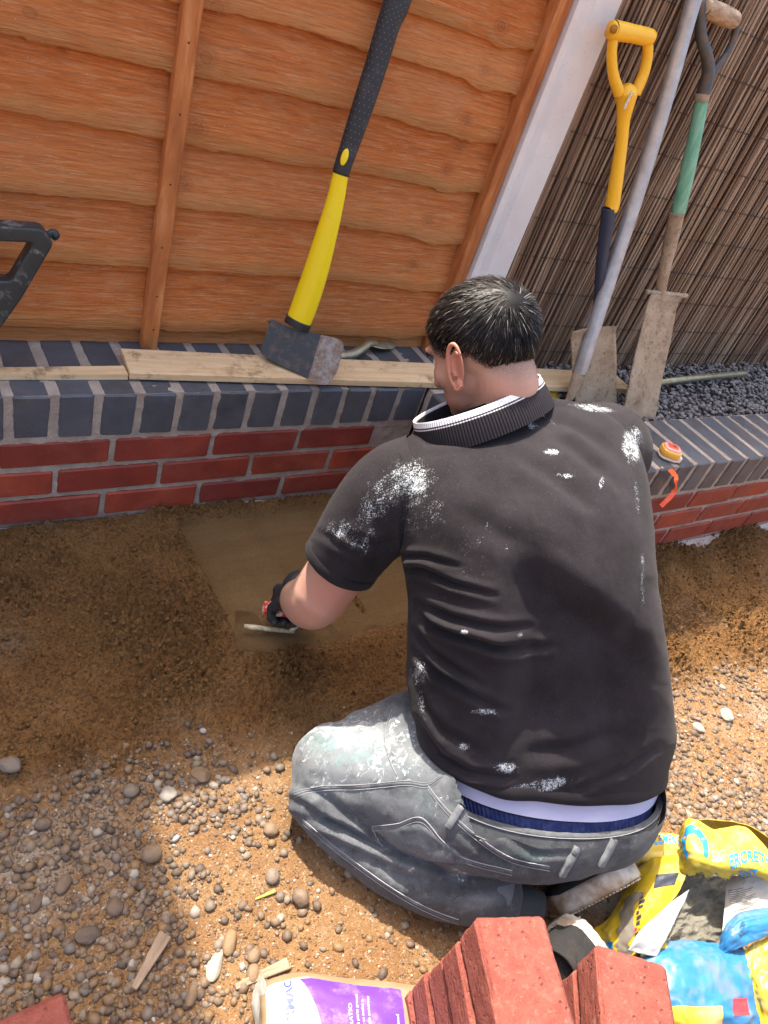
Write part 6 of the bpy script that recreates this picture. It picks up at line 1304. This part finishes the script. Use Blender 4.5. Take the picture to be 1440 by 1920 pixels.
# ---- purple and white bag (lying, lower edge of the picture)
pb = thing('tarmac_bag', 'brown paper bag with white and purple label lying in front of the concrete blocks', 'bag', tuple(atZ(640, 1900, -.41)))
ZT = -.345
MAT['kraft'] = bag_mat('brown_kraft_edge', (.36, .25, .14), .6, (.50, .40, .28), .4); MAT['purple'] = bag_mat('purple_label', (.15, .05, .50), .42, (.46, .34, .24), .6, 26); MAT['wlabel'] = bag_mat('white_label', (.66, .66, .66), .45, (.42, .27, .10), .75, 20)
body_ = Patch([[(478, 1864, -.405), (500, 1840, -.395), (560, 1826, -.40), (650, 1836, -.40), (745, 1846, -.40), (840, 1860, -.41)],
               [(486, 1894, -.37), (505, 1856, ZT), (575, 1840, ZT+.006), (660, 1850, ZT+.004), (750, 1860, ZT), (835, 1876, -.37)],
               [(490, 1954, -.36), (505, 1944, ZT+.01), (590, 1934, ZT+.03), (670, 1939, ZT+.03), (760, 1944, ZT+.015), (840, 1944, -.36)],
               [(480, 2054, -.37), (500, 2054, ZT+.01), (600, 2054, ZT+.03), (690, 2054, ZT+.03), (770, 2054, ZT+.01), (850, 2054, -.36)],
               [(470, 2124, -.42), (500, 2134, -.42), (600, 2134, -.42), (690, 2134, -.42), (780, 2134, -.42), (860, 2114, -.42)]], .0035, 3, 5, 80, 110)
body_.mesh('bag_body', MAT['kraft'], pb)
lab = lambda u0, u1, v0, v1, fn=None: None
def sub_on(patch, uf, nm, mat, parent, n=50, off=.0011):
    """uf(s, t) -> (u, v)"""
    S, T = np.meshgrid(np.linspace(0, 1, n), np.linspace(0, 1, n), indexing='ij'); u, v = uf(S.ravel(), T.ravel()); return part(nm, mesh_np(nm, patch.at(u, v, off), grid_faces(n, n), mat, True), parent)
sub_on(body_, lambda s, t: (.225+s*.655, .178+t*(.232+.05*np.sin(np.pi*np.clip(s*1.15, 0, 1)))), 'white_label', MAT['wlabel'], pb)
sub_on(body_, lambda s, t: (.245+s*.63, (.365+.07*np.sin(np.pi*np.clip(s*1.15-.0, 0, 1)))*(1-t)+t*.80), 'purple_label', MAT['purple'], pb, off=.0016)
V, F = text_mesh('TARMAC', .05, .02)
u_, v_ = .58, .335; print_on(body_, V, F, (.545, .325), (-.075, 0), (0, -.052), MAT['inknavy'], pb, 'lettering', .0020)
for j, (txt, sz, uu, vv) in enumerate((('MIXING RATIO', .030, .60, .585), ('4 parts sand, 2 parts gravel', .022, .60, .612), ('1 part cement to make a', .022, .60, .636), ('medium strength concrete', .022, .60, .66), ('when hardened', .022, .56, .775), ('SAFETY', .030, .66, .75))):
    V, F = text_mesh(txt, .2, .0); print_on(body_, V, F, (uu, vv), (-sz*1.15, 0), (0, -sz*.72), MAT['inkwhite'], pb, 'small_print', .0026)
fold = Patch([[(478, 1852, -.40), (492, 1828, -.39)], [(474, 1885, -.385), (500, 1850, -.345)], [(486, 1960, -.40), (505, 1930, -.34)]], .003, 9, 5, 24, 16); fold.mesh('folded_end', MAT['baglab'], pb)

# ---- torn cement sack
cb = thing('cement_bag', 'torn yellow and blue cement sack open on grey powder behind the concrete blocks', 'bag', tuple(atZ(1290, 1740, -.41)))
A_ = Patch([[(1150, 1592, -.36), (1200, 1566, -.335), (1250, 1563, -.32), (1292, 1572, -.30)], [(1160, 1610, -.33), (1200, 1582, -.31), (1250, 1580, -.30), (1284, 1590, -.29)], [(1175, 1625, -.33), (1205, 1612, -.31), (1245, 1614, -.30), (1270, 1606, -.29)], [(1180, 1640, -.38), (1210, 1632, -.36), (1240, 1632, -.35), (1262, 1625, -.33)]], .004, 1, 4, 40, 60)
A_.mesh('rolled_edge', MAT['bagy'], cb)
V, F = text_mesh('ERCRETE CEMENT', .08, .02); print_on(A_, V, F, (.50, .07), (-.02, .0975), (-.33, 0), MAT['inkblue'], cb)
B_ = Patch([[(1276, 1574, -.27), (1292, 1538, -.20), (1340, 1558, -.20), (1395, 1553, -.20), (1450, 1612, -.20)], [(1276, 1600, -.26), (1292, 1575, -.20), (1345, 1580, -.19), (1400, 1585, -.19), (1452, 1625, -.19)],
            [(1276, 1630, -.26), (1300, 1615, -.21), (1345, 1618, -.19), (1400, 1625, -.18), (1455, 1640, -.18)], [(1284, 1652, -.26), (1305, 1640, -.24), (1350, 1645, -.22), (1405, 1642, -.21), (1455, 1655, -.20)]], .006, 4, 5, 50, 80)
B_.mesh('upright_flap', MAT['bagy'], cb, lambda U, V: U < .93+.06*np.sin(V*37)+.03*np.sin(V*91))
a = np.linspace(math.radians(-30), math.radians(205), 40); ring_ = np.concatenate([np.stack([np.cos(a)*r, np.sin(a)*r*1.1, 0*a], -1) for r in (.62, 1.0)]); print_on(B_, ring_, [list(q) for q in grid_faces(2, 40)], (.46, .30), (0, .115), (-.30, -.01), MAT['inkblue'], cb, 'arc_emblem', .0018)
V, F = text_mesh('ERCRETE', .08, .02); print_on(B_, V, F, (.72, .60), (-.06, .082), (-.22, -.02), MAT['inkblue'], cb, off=.0018)
V, F = text_mesh('ENT', .08, .02); print_on(B_, V, F, (.92, .68), (-.05, .082), (-.22, -.02), MAT['inkblue'], cb, off=.0018)
V, F = text_mesh('BIG', .08, 0); print_on(B_, V, F, (.66, .44), (-.02, .075), (-.22, -.0), MAT['inkpale'], cb, off=.0018)
C_ = Patch([[(1165, 1700, -.40), (1185, 1640, -.36), (1225, 1612, -.30), (1282, 1600, -.25)], [(1135, 1740, -.40), (1165, 1690, -.36), (1215, 1660, -.30), (1288, 1640, -.25)], [(1112, 1745, -.41), (1150, 1740, -.37), (1200, 1715, -.31), (1262, 1690, -.26)], [(1118, 1775, -.41), (1150, 1780, -.38), (1192, 1775, -.33), (1226, 1740, -.28)], [(1130, 1800, -.41), (1155, 1810, -.39), (1185, 1800, -.35), (1205, 1775, -.31)]], .006, 7, 5, 70, 60)
C_.mesh('side_panel', MAT['bagy'], cb)
sub_on(C_, lambda s, t: (.30+s*.7, .42+t*(.20+.03*np.sin(s*19))+.02*np.sin(s*30)), 'worn_strip', MAT['bagg'], cb, 50, .0014)
V, F = rect_uv(0, 0, 1, 1); print_on(C_, V, F, (.20, .74), (.02, .17), (.12, .0), MAT['inkdark'], cb, 'black_box', .0016)
V, F = rect_uv(0, 0, 1, 1); print_on(C_, V, F, (.66, .06), (0, .30), (.08, 0), MAT['inkblue'], cb, 'blue_bar', .0016)
V, F = text_mesh('HIGH M', .1, .01); print_on(C_, V, F, (.86, .12), (-.0, .085), (-.085, 0), MAT['inkdark'], cb, off=.0016)
for j in range(9):
    V, F = rect_uv(0, 0, 1, 1, 4); print_on(C_, V, F, (.36+.04*j, .645+.006*(j % 3)), (0, .03+.012*(j*5 % 3)), (.026, 0), MAT['inkdark' if j != 6 else 'inkred'], cb, 'print_mark', .0018)
L1 = Patch([[(1262, 1688, -.222), (1292, 1668, -.225)], [(1226, 1720, -.222), (1264, 1728, -.235)], [(1196, 1750, -.23), (1246, 1764, -.24)], [(1178, 1782, -.25), (1230, 1794, -.255)]], .002, 2, 4, 40, 20); L1.mesh('torn_lining', MAT['bagw'], cb)
L2 = Patch([[(1284, 1640, -.232), (1274, 1665, -.24)], [(1272, 1668, -.225), (1255, 1700, -.232)], [(1250, 1698, -.225), (1222, 1730, -.232)], [(1205, 1725, -.26), (1196, 1748, -.27)]], .002, 5, 6, 40, 20); L2.mesh('torn_edge', MAT['bagy'], cb, lambda U, V: V < .86+.14*np.sin(U*50)*np.sin(U*23))
xs_ = [[(1262, 1655, -.29), (1300, 1632, -.285), (1345, 1632, -.29), (1385, 1640, -.30)], [(1240, 1700, -.295), (1290, 1690, -.292), (1335, 1685, -.30), (1380, 1690, -.31)], [(1215, 1745, -.30), (1275, 1735, -.296), (1330, 1735, -.30), (1375, 1740, -.31)], [(1200, 1795, -.31), (1265, 1790, -.30), (1320, 1785, -.31), (1370, 1785, -.32)]]
E_ = Patch(xs_, .012, 12, 6, 110, 110, .4); E_.mesh('cement_powder', MAT['cement'], cb)
F_ = Patch([[(1200, 1786, -.275), (1245, 1772, -.265), (1300, 1768, -.262), (1350, 1772, -.262), (1385, 1768, -.262)], [(1205, 1815, -.265), (1250, 1800, -.25), (1305, 1795, -.245), (1360, 1795, -.25), (1398, 1800, -.25)], [(1232, 1880, -.27), (1262, 1870, -.25), (1320, 1870, -.245), (1375, 1868, -.25), (1415, 1865, -.26)], [(1245, 1940, -.30), (1275, 1935, -.28), (1325, 1935, -.27), (1385, 1935, -.27), (1425, 1930, -.28)], [(1250, 2010, -.41), (1290, 2010, -.41), (1340, 2010, -.41), (1395, 2010, -.41), (1440, 2000, -.41)]], .006, 8, 5, 90, 90)
F_.mesh('front_panel', MAT['bagb'], cb)
sub_on(F_, lambda s, t: (s*(.16-.04*t), .02+t*.25), 'yellow_corner', MAT['bagy'], cb, 20, .0013)
sub_on(F_, lambda s, t: (.56+s*.20+.01*t, .10+t*.52), 'yellow_stripe', MAT['bagy'], cb, 30, .0013)
V, F = rect_uv(0, 0, 1, 1, 6); print_on(F_, V, F, (.52, .72), (.0, .15), (.12, -.01), MAT['inkred'], cb, 'red_label', .0015)
G_ = Patch([[(1365, 1645, -.25), (1400, 1640, -.22), (1450, 1620, -.19)], [(1360, 1690, -.26), (1400, 1680, -.235), (1455, 1660, -.21)], [(1355, 1735, -.265), (1395, 1720, -.25), (1455, 1705, -.23)], [(1350, 1775, -.27), (1380, 1765, -.26), (1450, 1750, -.25)]], .004, 14, 4, 50, 50); G_.mesh('label_panel', MAT['baglab'], cb)
for i in range(13):
    V, F = rect_uv(0, 0, 1, 1, 5); print_on(G_, V, F, (.22+.026*i, .10+.01*i), (-.01, .34+.05*((i*7) % 4)), (.007, 0), MAT['inkdark'], cb, 'print_line', .0014)
dia = np.array([(0, 1, 0), (1, 0, 0), (0, -1, 0), (-1, 0, 0)], float); Vd = np.concatenate([dia, dia*.80]); print_on(G_, Vd, [[i, (i+1) % 4, 4+(i+1) % 4, 4+i] for i in range(4)], (.74, .24), (0, .15), (.13, 0), MAT['inkred'], cb, 'warning_diamond', .0014)
H_ = Patch([[(1352, 1768, -.255), (1362, 1738, -.235), (1385, 1712, -.225), (1450, 1702, -.215)], [(1352, 1780, -.25), (1372, 1755, -.225), (1400, 1735, -.215), (1455, 1725, -.21)], [(1360, 1788, -.25), (1385, 1775, -.235), (1420, 1762, -.225), (1458, 1748, -.22)]], .004, 16, 4, 30, 50); H_.mesh('blue_flap', MAT['bagb'], cb)
V, F = text_mesh('R 17281', .1, .0); print_on(H_, V, F, (.72, .46), (-.08, .06), (-.16, -.03), MAT['inkdark'], cb, 'batch_number', .0014)
I_ = Patch([[(1395, 1782, -.25), (1425, 1765, -.24), (1470, 1742, -.23)], [(1402, 1830, -.255), (1430, 1820, -.235), (1480, 1800, -.225)], [(1412, 1880, -.27), (1440, 1880, -.245), (1485, 1870, -.23)], [(1420, 1960, -.30), (1450, 1950, -.28), (1490, 1950, -.27)]], .007, 19, 4, 60, 40); I_.mesh('end_panel', MAT['bagy'], cb)
J_ = Patch([[(1290, 1540, -.20), (1330, 1535, -.24), (1400, 1545, -.24), (1470, 1590, -.24)], [(1300, 1570, -.30), (1340, 1560, -.33), (1410, 1575, -.33), (1480, 1620, -.33)], [(1320, 1600, -.41), (1360, 1590, -.41), (1430, 1600, -.41), (1500, 1640, -.41)]], .004, 22, 4, 30, 40); J_.mesh('back_panel', MAT['bagy'], cb)
